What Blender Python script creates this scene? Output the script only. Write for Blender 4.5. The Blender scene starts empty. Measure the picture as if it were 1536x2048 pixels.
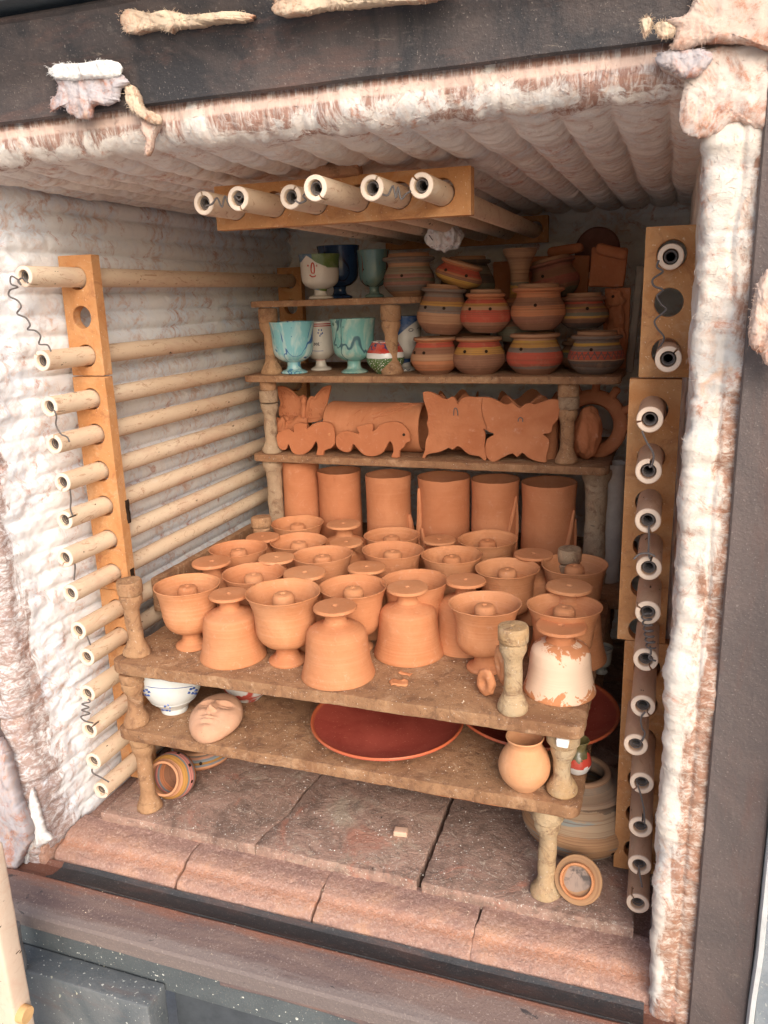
import bpy, math, random
import numpy as np
from mathutils import Vector, Matrix, noise as mnoise
random.seed(4)
sc = bpy.context.scene
PI = math.pi
# ------------------------------------------------------------------ camera
Rm = np.array([[0.94426784, 0.32783968, -0.02965463],
               [0.05772847, -0.25361509, -0.96558107],
               [-0.32407665, 0.91005524, -0.25840625]])
FOC, CX, CY = 1611.0, 768.0, 1024.0
CAM = np.array([0.0, 0.0, 1.0])
cam = bpy.data.cameras.new('camera'); co = bpy.data.objects.new('camera', cam)
sc.collection.objects.link(co); sc.camera = co
cam.sensor_fit = 'VERTICAL'; cam.sensor_height = 36; cam.lens = FOC / 2048 * 36
cam.clip_start = 0.01; cam.clip_end = 500
co.matrix_world = Matrix(((Rm[0][0], -Rm[1][0], -Rm[2][0], 0), (Rm[0][1], -Rm[1][1], -Rm[2][1], 0),
                          (Rm[0][2], -Rm[1][2], -Rm[2][2], 1), (0, 0, 0, 1)))
# ------------------------------------------------------------------ light
SUN_DIR = Vector((0.44, -0.74, 0.50)).normalized()      # towards the sun
w = bpy.data.worlds.new('World'); sc.world = w; w.use_nodes = True
nt = w.node_tree; bg = nt.nodes['Background']
sky = nt.nodes.new('ShaderNodeTexSky'); sky.sky_type = 'NISHITA'; sky.sun_disc = False
sky.sun_elevation = math.asin(SUN_DIR.z); sky.sun_rotation = math.atan2(SUN_DIR.x, SUN_DIR.y)
sky.air_density = 1.0; sky.dust_density = 3.0; sky.ozone_density = 1.0
nt.links.new(sky.outputs[0], bg.inputs[0]); bg.inputs[1].default_value = 0.15
sl = bpy.data.lights.new('sun', 'SUN'); so = bpy.data.objects.new('sun', sl); sc.collection.objects.link(so)
sl.energy = 2.0; sl.angle = math.radians(48); sl.color = (1, .96, .91)
so.rotation_euler = SUN_DIR.to_track_quat('Z', 'Y').to_euler()
sc.view_settings.view_transform = 'Standard'; sc.view_settings.look = 'None'
sc.view_settings.exposure = 0.5; sc.view_settings.gamma = 1
sc.render.engine = 'CYCLES'
sc.cycles.max_bounces = 8; sc.cycles.diffuse_bounces = 6

# ------------------------------------------------------------------ helpers
def at(px, py, ax, c):
    d = Rm.T @ np.array([px - CX, py - CY, FOC]); t = (c - CAM[ax]) / d[ax]
    return CAM + d * t
def dep(P): return float(Rm[2] @ (np.array(P) - CAM))
def size(px, P): return px * dep(P) / FOC

def vnoise(p, seed=0):
    p = np.asarray(p, float) + seed * 17.31
    i = np.floor(p).astype(np.int64); f = p - i; u = f * f * (3 - 2 * f)
    def h(a, b, c):
        n = (a * 374761393 + b * 668265263 + c * 2147483647 + seed * 1274126177) & 0xffffffff
        n = ((n ^ (n >> 13)) * 1274126177) & 0xffffffff
        return ((n ^ (n >> 16)) & 0xffff) / 32767.5 - 1
    r = 0
    for a in (0, 1):
        for b in (0, 1):
            for c in (0, 1):
                wt = (u[:, 0] if a else 1 - u[:, 0]) * (u[:, 1] if b else 1 - u[:, 1]) * (u[:, 2] if c else 1 - u[:, 2])
                r = r + wt * h(i[:, 0] + a, i[:, 1] + b, i[:, 2] + c)
    return r
def fbm(p, f, o=3, seed=0, g=.5):
    p = np.asarray(p, float); s = 0; a = 1
    for k in range(o):
        s = s + a * vnoise(p * f, seed + k); f *= 2.03; a *= g
    return s

def mesh(verts, faces, smooth=True, sharp=38):
    me = bpy.data.meshes.new('mesh')
    me.from_pydata([tuple(map(float, v)) for v in verts], [], faces)
    me.validate(); me.update()
    if smooth:
        me.polygons.foreach_set('use_smooth', [True] * len(me.polygons))
        if sharp: me.set_sharp_from_angle(angle=math.radians(sharp))
    return me
def obj(name, me, mat=None, parent=None, loc=(0, 0, 0), rot=(0, 0, 0)):
    o = bpy.data.objects.new(name, me)
    if mat is not None:
        if len(me.materials) == 0: me.materials.append(mat)
        elif me.materials[0] != mat:
            o.data = me = me.copy(); me.materials.clear(); me.materials.append(mat)
    sc.collection.objects.link(o); o.location = loc; o.rotation_euler = rot
    if parent: o.parent = parent
    return o
def tag(o, label, cat, group=None):
    o['label'] = label; o['category'] = cat
    if group: o['group'] = group
    return o
def thing(name, label, cat, loc=(0, 0, 0), rot=(0, 0, 0), group=None):
    o = bpy.data.objects.new(name, None); sc.collection.objects.link(o)
    o.empty_display_size = .02; o.location = loc; o.rotation_euler = rot
    return tag(o, label, cat, group)
def struct(name, me=None, mat=None):
    o = obj(name, me, mat) if me else bpy.data.objects.new(name, None)
    if not me: sc.collection.objects.link(o)
    o['kind'] = 'structure'; return o

def lathe(prof, n=48, wob=0, seed=0):
    V = []; F = []; rows = []
    for r, z in prof:
        if r < 1e-6:
            rows.append([len(V)]); V.append((0, 0, z))
        else:
            rows.append(list(range(len(V), len(V) + n)))
            for k in range(n):
                a = 2 * PI * k / n; V.append((r * math.cos(a), r * math.sin(a), z))
    for A, B in zip(rows, rows[1:]):
        for k in range(n):
            k2 = (k + 1) % n
            if len(A) == 1 and len(B) == 1: continue
            if len(A) == 1: F.append((A[0], B[k2], B[k]))
            elif len(B) == 1: F.append((A[k], A[k2], B[0]))
            else: F.append((A[k], A[k2], B[k2], B[k]))
    V = np.array(V)
    if wob: V = rough(V, wob, 25, seed)
    return mesh(V, F)
def rough(V, amp, f, seed=0, o=2):
    V = np.asarray(V, float)
    d = np.stack([fbm(V, f, o, seed + 3), fbm(V, f, o, seed + 11), fbm(V, f, o, seed + 23)], 1)
    return V + d * amp
def smoothprof(pts, sub=4):
    """Catmull-Rom through a profile"""
    P = [np.array(p, float) for p in pts]; out = []
    for i in range(len(P) - 1):
        p0 = P[max(i - 1, 0)]; p1 = P[i]; p2 = P[i + 1]; p3 = P[min(i + 2, len(P) - 1)]
        for k in range(sub):
            t = k / sub
            q = .5 * (2 * p1 + (p2 - p0) * t + (2 * p0 - 5 * p1 + 4 * p2 - p3) * t * t + (3 * p1 - p0 - 3 * p2 + p3) * t ** 3)
            out.append((max(q[0], 0), q[1]))
    out.append(tuple(P[-1])); return out

def tubepath(pts, r, n=6, closed_ends=True):
    pts = [Vector(p) for p in pts]; V = []; F = []; up = None
    for i, p in enumerate(pts):
        d = (pts[min(i + 1, len(pts) - 1)] - pts[max(i - 1, 0)]).normalized()
        if up is None: up = d.orthogonal().normalized()
        up = (up - d * up.dot(d)).normalized(); s = d.cross(up)
        rr = r[i] if isinstance(r, (list, tuple)) else r
        for k in range(n):
            a = 2 * PI * k / n; V.append(p + up * math.cos(a) * rr + s * math.sin(a) * rr)
    for i in range(len(pts) - 1):
        for k in range(n):
            k2 = (k + 1) % n
            F.append((i * n + k, i * n + k2, (i + 1) * n + k2, (i + 1) * n + k))
    if closed_ends:
        F.append(tuple(range(n))[::-1]); F.append(tuple((len(pts) - 1) * n + k for k in range(n)))
    return V, F
def join(parts):
    V = []; F = []
    for v, f in parts:
        o = len(V); V += [tuple(x) for x in v]; F += [tuple(i + o for i in q) for q in f]
    return V, F
def crom(pts, sub=5):
    P = [np.array(p, float) for p in pts]; out = []
    for i in range(len(P) - 1):
        p0 = P[max(i - 1, 0)]; p1 = P[i]; p2 = P[i + 1]; p3 = P[min(i + 2, len(P) - 1)]
        for k in range(sub):
            t = k / sub
            out.append(.5 * (2 * p1 + (p2 - p0) * t + (2 * p0 - 5 * p1 + 4 * p2 - p3) * t * t + (3 * p1 - p0 - 3 * p2 + p3) * t ** 3))
    out.append(P[-1]); return out

def gridbox(x0, x1, y0, y1, z0, z1, step=.01, rad=.004, amp=.001, f=60, seed=0, big=0):
    """box of rounded, uneven stone: a grid on each face, welded"""
    lo = np.array([x0, y0, z0]); hi = np.array([x1, y1, z1])
    lines = []
    for a in range(3):
        n = max(1, int(round((hi[a] - lo[a] - 2 * rad) / step)))
        mid = np.linspace(lo[a] + rad, hi[a] - rad, n + 1)
        lines.append(np.concatenate([[lo[a], lo[a] + rad * .35], mid, [hi[a] - rad * .35, hi[a]]]))
    idx = {}; V = []; F = []
    def vid(p):
        k = (round(p[0], 6), round(p[1], 6), round(p[2], 6))
        if k not in idx: idx[k] = len(V); V.append(k)
        return idx[k]
    for a in range(3):
        b, c = (a + 1) % 3, (a + 2) % 3
        for side in (0, 1):
            L = lo[a] if side == 0 else hi[a]
            for i in range(len(lines[b]) - 1):
                for j in range(len(lines[c]) - 1):
                    q = []
                    for (ii, jj) in ((i, j), (i + 1, j), (i + 1, j + 1), (i, j + 1)):
                        p = [0, 0, 0]; p[a] = L; p[b] = lines[b][ii]; p[c] = lines[c][jj]; q.append(vid(p))
                    F.append(tuple(q) if side else tuple(q[::-1]))
    V = np.array(V); inner = np.clip(V, lo + rad, hi - rad); d = V - inner
    ln = np.linalg.norm(d, axis=1, keepdims=True); V = inner + d / np.maximum(ln, 1e-9) * rad
    V = rough(V, amp, f, seed)
    if big: V = rough(V, big, 14, seed + 5, 1)
    return V, F

def sheet(fn, nu, nv, mat, name, us=None, vs=None, parent=None, flip=False):
    us = np.linspace(0, 1, nu) if us is None else us; vs = np.linspace(0, 1, nv) if vs is None else vs
    nu, nv = len(us), len(vs)
    U, W = np.meshgrid(us, vs, indexing='ij'); P = fn(U.ravel(), W.ravel())
    me = bpy.data.meshes.new('mesh')
    me.vertices.add(len(P)); me.vertices.foreach_set('co', P.astype(np.float32).ravel())
    i = np.arange(nu * nv).reshape(nu, nv)
    Q = np.stack([i[:-1, :-1], i[1:, :-1], i[1:, 1:], i[:-1, 1:]], -1).reshape(-1, 4)
    if flip: Q = Q[:, ::-1]
    me.loops.add(Q.size); me.loops.foreach_set('vertex_index', Q.astype(np.int32).ravel())
    me.polygons.add(len(Q)); me.polygons.foreach_set('loop_start', np.arange(0, Q.size, 4, dtype=np.int32))
    me.polygons.foreach_set('use_smooth', [True] * len(Q)); me.update(calc_edges=True); me.validate()
    return obj(name, me, mat, parent)

# ------------------------------------------------------------------ materials
class M:
    def __init__(s, name, rough=.85, spec=.3, rnd=True, gen=False, metal=0):
        s.m = bpy.data.materials.new(name); s.m.use_nodes = True; s.t = s.m.node_tree
        s.b = s.t.nodes['Principled BSDF']; s.b.inputs['Roughness'].default_value = rough
        s.b.inputs['Specular IOR Level'].default_value = spec; s.b.inputs['Metallic'].default_value = metal
        tc = s.n('ShaderNodeTexCoord'); s.gen = tc.outputs['Generated']; s.objc = tc.outputs['Object']
        if rnd:
            oi = s.n('ShaderNodeObjectInfo'); mu = s.n('ShaderNodeMath'); mu.operation = 'MULTIPLY'
            mu.inputs[1].default_value = 37.0; s.l(oi.outputs['Random'], mu.inputs[0])
            ad = s.n('ShaderNodeVectorMath'); ad.operation = 'ADD'; s.l(s.objc, ad.inputs[0]); s.l(mu.outputs[0], ad.inputs[1])
            s.v = ad.outputs[0]; s.rand = oi.outputs['Random']
        else: s.v = s.objc
        s.nrm = None
    def n(s, t): return s.t.nodes.new(t)
    def l(s, a, b): s.t.links.new(a, b)
    def map(s, sc_, src=None):
        mp = s.n('ShaderNodeMapping'); mp.inputs['Scale'].default_value = sc_ if isinstance(sc_, tuple) else (sc_,) * 3
        s.l(src or s.v, mp.inputs[0]); return mp.outputs[0]
    def noise(s, sc_, detail=4, rough=.6, dist=0, src=None):
        x = s.n('ShaderNodeTexNoise'); x.inputs['Scale'].default_value = 1; x.inputs['Detail'].default_value = detail
        x.inputs['Roughness'].default_value = rough; x.inputs['Distortion'].default_value = dist
        s.l(s.map(sc_, src), x.inputs['Vector']); return x.outputs['Fac']
    def voro(s, sc_, feat='F1', out='Distance'):
        x = s.n('ShaderNodeTexVoronoi'); x.feature = feat; x.inputs['Scale'].default_value = 1
        s.l(s.map(sc_), x.inputs['Vector']); return x.outputs[out]
    def ramp(s, fac, a, b, ca=(0, 0, 0), cb=(1, 1, 1)):
        return s.ramps(fac, [(a, ca), (b, cb)] if a <= b else [(b, cb), (a, ca)])
    def ramps(s, fac, stops, const=False):
        r = s.n('ShaderNodeValToRGB'); e = r.color_ramp.elements
        if const: r.color_ramp.interpolation = 'CONSTANT'
        for i, (p, c) in enumerate(stops):
            c = (c, c, c) if isinstance(c, (int, float)) else c
            el = e[i] if i < 2 else e.new(p)
            el.position = p; el.color = (*c, 1)
        s.l(fac, r.inputs[0]); return r.outputs[0]
    def mix(s, fac, a, b, mode='MIX'):
        x = s.n('ShaderNodeMix'); x.data_type = 'RGBA'; x.blend_type = mode; x.clamp_factor = True
        for v, i in ((fac, 0), (a, 6), (b, 7)):
            if isinstance(v, tuple): x.inputs[i].default_value = (*v, 1)
            elif isinstance(v, (int, float)): x.inputs[i].default_value = v
            else: s.l(v, x.inputs[i])
        return x.outputs[2]
    def math(s, op, a, b=0.):
        x = s.n('ShaderNodeMath'); x.operation = op
        for i, v in enumerate((a, b)):
            if isinstance(v, (int, float)): x.inputs[i].default_value = v
            else: s.l(v, x.inputs[i])
        return x.outputs[0]
    def sep(s, src=None):
        x = s.n('ShaderNodeSeparateXYZ'); s.l(src or s.objc, x.inputs[0]); return x.outputs
    def bump(s, h, dist=.002, strength=1):
        b = s.n('ShaderNodeBump'); b.inputs['Distance'].default_value = dist; b.inputs['Strength'].default_value = strength
        s.l(h, b.inputs['Height'])
        if s.nrm: s.l(s.nrm, b.inputs['Normal'])
        s.nrm = b.outputs[0]; return s
    def done(s, col, rough=None):
        if isinstance(col, tuple): s.b.inputs['Base Color'].default_value = (*col, 1)
        else: s.l(col, s.b.inputs['Base Color'])
        if rough is not None: s.l(rough, s.b.inputs['Roughness'])
        if s.nrm: s.l(s.nrm, s.b.inputs['Normal'])
        return s.m

def m_wool(name='ceramic_wool', stain=.5, dark=0.0, base=(.80, .77, .73), fib=(60, 60, 60)):
    m = M(name, .95, .1, rnd=False)
    n1 = m.noise(9, 5, .65, .8); n2 = m.noise(34, 5, .7, 1.2); n3 = m.noise(130, 4, .7)
    c = m.mix(m.ramp(n1, .42, .62), base, tuple(base[i] * (.90, .95, 1.02)[i] for i in range(3)))
    c = m.mix(m.math('MULTIPLY', m.ramp(n2, .50 - .1 * stain, .72), m.ramp(n1, .42, .6)), c, (.62, .40, .28))
    st = m.math('MULTIPLY', m.ramp(m.noise(13, 6, .75, 1.5), .60 - .12 * stain, .70 - .1 * stain), m.ramp(n3, .3, .55))
    c = m.mix(m.math('MULTIPLY', st, .75), c, (.45, .17, .09))
    m.bump(m.noise(fib, 5, .7, .6), .0022, .7); m.bump(n3, .0012, .7)
    return m, c
def wool_plain():
    m, c = m_wool('loose_wool', .3); return m.done(c)
def wool_front(name, axis):
    """stains baked on the rim of the blanket, where the door seals: dirt with its own ragged edge"""
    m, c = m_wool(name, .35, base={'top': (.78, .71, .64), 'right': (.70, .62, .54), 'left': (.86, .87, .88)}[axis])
    x, y, z = m.sep()
    nz = m.noise((22, 22, 9) if axis != 'top' else (11, 22, 6), 6, .72, .8)
    fine = m.noise((170, 60, 30) if axis == 'top' else (70, 60, 120), 5, .75, .9)
    if axis == 'top':
        e = m.math('ADD', m.math('MULTIPLY', m.math('SUBTRACT', z, 1.206), 14), m.math('MULTIPLY', m.math('SUBTRACT', nz, .5), 5.2))
        k = m.ramp(e, .15, .45); tone = (.30, .135, .09)
        lip = m.ramp(m.math('SUBTRACT', 1.0, m.math('MULTIPLY', m.math('ABSOLUTE', m.math('SUBTRACT', z, 1.247)), 110)), .2, .6)
    elif axis == 'right':
        low = m.math('MULTIPLY', m.math('SUBTRACT', .40, z), 1.5)
        e = m.math('ADD', m.math('ADD', m.math('MULTIPLY', m.math('SUBTRACT', x, .047), 40), low),
                   m.math('MULTIPLY', m.math('SUBTRACT', nz, .5), 3.2))
        k = m.ramp(e, .05, .4); tone = (.30, .13, .07)
    else:
        low = m.math('MULTIPLY', m.math('SUBTRACT', .46, z), 1.2)
        e = m.math('ADD', m.math('ADD', m.math('MULTIPLY', m.math('SUBTRACT', 1.11, y), 28), low),
                   m.math('MULTIPLY', m.math('SUBTRACT', nz, .5), 4.5))
        k = m.ramp(e, .15, .5); tone = (.30, .18, .14)
    k = m.math('MULTIPLY', k, m.ramp(fine, .30, .55))
    if axis == 'top': k = m.math('MULTIPLY', k, m.ramp(m.math('MULTIPLY', m.math('SUBTRACT', y, 1.0), 5), .40, .62, (1, 1, 1), (.12, .12, .12)))
    c = m.mix(m.math('MULTIPLY', k, .85), c, tone)
    if axis == 'top': c = m.mix(m.math('MULTIPLY', lip, .8), c, (.74, .55, .46))
    m.bump(fine, .002, .6)
    return m.done(c)

def m_terra(name, a=(.52, .215, .092), b=(.60, .28, .135), dust=.3, ring=.35):
    m = M(name, .8, .25)
    rings = m.noise((2, 2, 300), 3, .6); big = m.noise(14, 4, .6, .5)
    c = m.mix(m.ramp(big, .35, .65), a, b)
    c = m.mix(m.math('MULTIPLY', m.ramp(rings, .45, .7), ring), c, (.68, .34, .19)); c = m.mix(m.math('MULTIPLY', m.rand, .45), c, (.44, .15, .065))
    d = m.math('MULTIPLY', m.ramp(m.noise(60, 6, .75, .6), .58, .75), dust)
    c = m.mix(d, c, (.78, .55, .42))
    sp = m.ramp(m.noise(260, 2, .5), .70, .76); c = m.mix(m.math('MULTIPLY', sp, .5), c, (.35, .12, .05))
    m.bump(rings, .0012, .7 * min(1, ring * 2.5)); m.bump(m.noise(160, 4, .7), .0012, .7); m.bump(m.noise(20, 3, .6), .003 if ring else .009, .45)
    return m.done(c)
TERRA = m_terra('terracotta'); TERRA2 = m_terra('terracotta_vase', (.45, .17, .075), (.53, .22, .105), .2, .10)
TERRA3 = m_terra('terracotta_plaque', (.42, .145, .062), (.50, .195, .09), .3, 0.0)
PALE = m_terra('pale_clay', (.54, .34, .22), (.62, .42, .29), .5, .05)

def m_shelf(name, a=(.36, .19, .10), b=(.50, .31, .18), speck=.5):
    m = M(name, .88, .2)
    n = m.noise(7, 6, .7, 1.2); c = m.mix(m.ramp(n, .35, .65), a, b)
    n2 = m.noise(26, 6, .75, 1.0); c = m.mix(m.math('MULTIPLY', m.ramp(n2, .50, .62), .65), c, (.17, .085, .05))
    c = m.mix(m.math('MULTIPLY', m.ramp(m.noise(15, 6, .75, 2), .54, .68), .6), c, (.56, .36, .22)); c = m.mix(m.math('MULTIPLY', m.ramp(m.noise(38, 4, .7, 2), .68, .72), .8), c, (.10, .065, .05))
    s = m.ramp(m.noise(330, 2, .5), .69, .74); c = m.mix(m.math('MULTIPLY', s, speck), c, (.80, .74, .66))
    s = m.ramp(m.noise(210, 2, .5), .70, .75); c = m.mix(m.math('MULTIPLY', s, .6), c, (.12, .06, .04))
    m.bump(m.noise(130, 5, .78), .0045, .9); m.bump(m.noise(24, 4, .6), .005, .5)
    return m.done(c)
SHELF = m_shelf('kiln_shelf', (.27, .135, .07), (.40, .225, .12), .75); POST = m_shelf('kiln_post', (.36, .19, .10), (.47, .28, .15), .6)
POSTG = m_shelf('grey_kiln_post', (.36, .245, .155), (.46, .335, .225), .5)

def m_floor():
    m = M('floor_slab', .85, .25)
    n = m.noise(5, 7, .72, 1.6); c = m.ramps(n, [(.3, (.16, .10, .08)), (.45, (.31, .20, .155)), (.55, (.40, .25, .195)), (.68, (.44, .34, .26))])
    n2 = m.noise(18, 7, .8, 2); c = m.mix(m.math('MULTIPLY', m.ramp(n2, .50, .62), .6), c, (.15, .10, .08))
    n3 = m.noise(40, 6, .8, 1.5); c = m.mix(m.math('MULTIPLY', m.ramp(n3, .56, .66), .75), c, (.60, .49, .40)); c = m.mix(m.math('MULTIPLY', m.ramp(m.noise(8, 5, .7, 1), .56, .66), .7), c, (.44, .19, .13))
    s = m.ramp(m.noise(300, 2, .5), .66, .72); c = m.mix(m.math('MULTIPLY', s, .8), c, (.80, .76, .70))
    s = m.ramp(m.noise(34, 3, .6, 3), .73, .75); c = m.mix(s, c, (.05, .04, .035))
    m.bump(m.noise(20, 6, .7, 1), .010, .7); m.bump(m.noise(120, 5, .75), .003, .8)
    return m.done(c)
FLOOR = m_floor()
def m_brick():
    m = M('fire_brick', .92, .15); x, y, z = m.sep()
    n = m.noise(9, 5, .7, 1)
    c = m.ramps(n, [(.32, (.46, .27, .22)), (.5, (.58, .34, .26)), (.66, (.70, .40, .27))])
    # inner strip of the sill is darker, purple-brown
    top = m.math('ADD', m.math('MULTIPLY', m.math('SUBTRACT', y, 1.105), 28), m.math('MULTIPLY', m.math('SUBTRACT', m.noise(20, 5, .7), .5), 2))
    c = m.mix(m.math('MULTIPLY', m.ramp(top, 0, 1), .6), c, (.30, .19, .17))
    e = m.math('SUBTRACT', 1.0, m.math('MULTIPLY', m.math('ABSOLUTE', m.math('SUBTRACT', y, 1.086)), 62)); e = m.math('ADD', e, m.math('MULTIPLY', m.math('SUBTRACT', m.noise((6, 20, 20), 4, .7), .5), 2))
    c = m.mix(m.math('MULTIPLY', m.ramp(e, .1, .9), .55), c, (.74, .34, .20))
    s = m.ramp(m.noise(190, 4, .7), .50, .62); c = m.mix(m.math('MULTIPLY', s, .6), c, (.74, .52, .43)); s = m.ramp(m.noise(170, 3, .7), .62, .70); c = m.mix(m.math('MULTIPLY', s, .5), c, (.26, .12, .09))
    m.bump(m.noise(150, 5, .8), .006, 1); m.bump(m.noise(45, 5, .7), .006, .6)
    return m.done(c)
BRICK = m_brick()
def m_ochre():
    m = M('ochre_refractory', .8, .25)
    c = m.mix(m.ramp(m.noise(14, 5, .7, .7), .35, .7), (.47, .205, .075), (.57, .30, .135))
    c = m.mix(m.math('MULTIPLY', m.ramp(m.noise(30, 6, .75, 1), .54, .68), .7), c, (.33, .13, .06)); c = m.mix(m.math('MULTIPLY', m.ramp(m.noise(12, 5, .75, 1.5), .55, .7), .5), c, (.62, .42, .26))
    s = m.ramp(m.noise(240, 2, .5), .68, .73); c = m.mix(m.math('MULTIPLY', s, .6), c, (.80, .62, .42))
    m.bump(m.noise(190, 4, .7), .0020, .8); m.bump(m.noise(30, 4, .7), .003, .4)
    return m.done(c)
OCHRE = m_ochre()
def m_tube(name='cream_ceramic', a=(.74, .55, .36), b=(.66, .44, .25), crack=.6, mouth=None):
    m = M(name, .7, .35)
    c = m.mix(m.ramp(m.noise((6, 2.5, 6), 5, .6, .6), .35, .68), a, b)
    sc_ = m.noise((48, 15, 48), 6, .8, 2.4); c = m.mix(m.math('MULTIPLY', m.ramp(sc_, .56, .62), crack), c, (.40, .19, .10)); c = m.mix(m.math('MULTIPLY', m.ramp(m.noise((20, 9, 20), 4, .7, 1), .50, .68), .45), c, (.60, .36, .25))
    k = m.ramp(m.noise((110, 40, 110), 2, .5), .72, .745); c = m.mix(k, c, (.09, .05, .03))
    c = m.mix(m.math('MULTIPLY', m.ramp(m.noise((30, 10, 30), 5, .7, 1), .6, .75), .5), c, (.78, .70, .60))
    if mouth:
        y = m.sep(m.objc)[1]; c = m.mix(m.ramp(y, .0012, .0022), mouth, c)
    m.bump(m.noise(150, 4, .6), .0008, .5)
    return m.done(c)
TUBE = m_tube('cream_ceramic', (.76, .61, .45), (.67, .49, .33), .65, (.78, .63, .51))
TUBER = m_tube('brown_ceramic', (.54, .345, .225), (.46, .28, .18), .5, (.74, .57, .44))  # right wall: shell browner than the left tubes, mouth face paler
BORE = m_tube('tube_face', (.78, .62, .46), (.72, .52, .38), .35)
def m_steel(name, base=(.035, .033, .036), rust=.5, spots=0, mid=(.09, .07, .065), vert=False, rc=(.17, .09, .07)):
    m = M(name, .62, .4, rnd=False)
    c = m.mix(m.ramp(m.noise(6, 6, .7, 1.2), .4, .62), base, mid)
    r = m.ramp(m.noise((5, 22, 22) if not vert else (22, 22, 5), 7, .75, .4), .60 - .12 * rust, .80 - .08 * rust); c = m.mix(m.math('MULTIPLY', r, .7), c, rc)
    r = m.ramp(m.noise((14, 50, 50), 6, .75, .6), .66, .72); c = m.mix(m.math('MULTIPLY', r, .5), c, (.30, .24, .19))
    s = m.ramp(m.noise(420, 2, .5), .66, .72); c = m.mix(m.math('MULTIPLY', s, .4), c, (.40, .34, .30))
    if spots:
        v = m.ramp(m.noise(160, 2, .45), .68, .70); c = m.mix(m.math('MULTIPLY', v, spots), c, (.70, .70, .64))
        v = m.ramp(m.noise((70, 70, 45), 2, .4), .72, .735); c = m.mix(m.math('MULTIPLY', v, max(0, spots * 1.6 - .6)), c, (.58, .57, .44))
    c = m.mix(m.math('MULTIPLY', m.ramp(m.noise((40, 90, 90) if not vert else (90, 90, 40), 4, .7), .60, .70), .22), c, (.24, .20, .175))
    m.bump(m.noise(210, 4, .7), .0016, .9); m.bump(m.noise(20, 4, .6), .003, .4)
    return m.done(c)
STEEL = m_steel('dark_steel'); STEEL_R = m_steel('rusted_steel', (.13, .10, .10), .8, .25, (.20, .135, .12), False, (.27, .125, .085)); STEEL_V = m_steel('rusted_upright', (.11, .088, .083), .6, 0, (.145, .11, .10), True, (.15, .085, .07))
STEEL_S = m_steel('spattered_steel', (.085, .098, .105), .1, 1, (.11, .125, .13))
def sill_steel():
    m = M('sill_steel', .6, .35, rnd=False); x, y, z = m.sep()
    c = m.mix(m.ramp(m.noise((3, 20, 20), 6, .7, .5), .4, .62), (.115, .078, .075), (.18, .122, .105))
    e = m.math('ADD', m.math('MULTIPLY', m.math('SUBTRACT', y, .982), 50), m.math('MULTIPLY', m.math('SUBTRACT', m.noise((10, 60, 60), 5, .7), .5), 2.2))
    c = m.mix(m.math('MULTIPLY', m.ramp(e, .1, .8), .75), c, (.25, .10, .06))
    e = m.math('ADD', m.math('MULTIPLY', m.math('SUBTRACT', .960, y), 60), m.math('MULTIPLY', m.math('SUBTRACT', m.noise((6, 50, 50), 5, .7), .5), 2.5))
    c = m.mix(m.math('MULTIPLY', m.ramp(e, .1, .7), .6), c, (.24, .20, .185))
    c = m.mix(m.math('MULTIPLY', m.ramp(m.noise((30, 60, 60), 5, .75, 1), .62, .68), .7), c, (.40, .31, .25))
    c = m.mix(m.math('MULTIPLY', m.ramp(m.noise((22, 45, 45), 4, .7, 1), .66, .70), .8), c, (.03, .03, .033))
    s_ = m.ramp(m.noise(300, 3, .6), .60, .68); c = m.mix(m.math('MULTIPLY', s_, .45), c, (.42, .34, .30))
    m.bump(m.noise(220, 4, .7), .002, .9); m.bump(m.noise(24, 4, .6), .003, .4)
    return m.done(c)
SILLS = sill_steel()
STEEL_B = m_steel('blue_steel', (.06, .075, .085), .25, 0, (.09, .105, .11))
def m_flat(name, c, rough=.6, spec=.4, bumpy=0):
    m = M(name, rough, spec)
    col = m.mix(m.ramp(m.noise(30, 5, .7), .35, .7), c, tuple(min(1, x * 1.25 + .01) for x in c))
    if bumpy: m.bump(m.noise(150, 4, .7), .001, bumpy)
    return m.done(col)
WIRE = m_flat('oxidised_wire', (.10, .085, .08), .55, .4)
PANEL = m_flat('grey_painted_steel', (.05, .057, .065), .6, .3, .3)
DARKHOLE = m_flat('hole_shadow_and_scorch', (.03, .018, .012), .95, 0)  # painted shade inside holes, and the black of the scorch marks
INK = m_flat('blue_glaze_line', (.05, .09, .26), .25, .5); INKR = m_flat('red_glaze_line', (.5, .07, .04), .3, .5)
INKD = m_flat('dark_glaze_line', (.03, .03, .05), .3, .5)

def bands(name, stops, dist=.03, glaze=False, speck=None, extra=None):
    """stops: (height 0..1, colour) painted bands round a thrown pot"""
    m = M(name, .22 if glaze else .8, .5 if glaze else .25)
    x, y, z = m.sep(m.gen)
    zz = m.math('ADD', z, m.math('MULTIPLY', m.math('SUBTRACT', m.noise((26, 26, 40), 4, .6), .5), dist * 2.2))
    if not glaze: stops = [(p, tuple(v * .95 for v in c_)) for p, c_ in stops]
    c = m.ramps(zz, stops, True)
    if extra: c = extra(m, c, zz)
    if not glaze:
        st = m.noise((3, 3, 330), 3, .6); c = m.mix(m.math('MULTIPLY', m.ramp(st, .46, .66), .6), c, (.16, .075, .045))
        c = m.mix(m.math('MULTIPLY', m.ramp(m.noise(50, 5, .7), .52, .75), .4), c, (.42, .22, .12))
        m.bump(st, .0015, .6)
    else:
        c = m.mix(m.math('MULTIPLY', m.ramp(m.noise(40, 4, .6), .5, .75), .25), c, (.55, .50, .40))
        m.bump(m.noise((5, 5, 160), 2, .5), .0006, .4)
    m.bump(m.noise(200, 3, .6), .0006, .4)
    return m.done(c)
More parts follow.
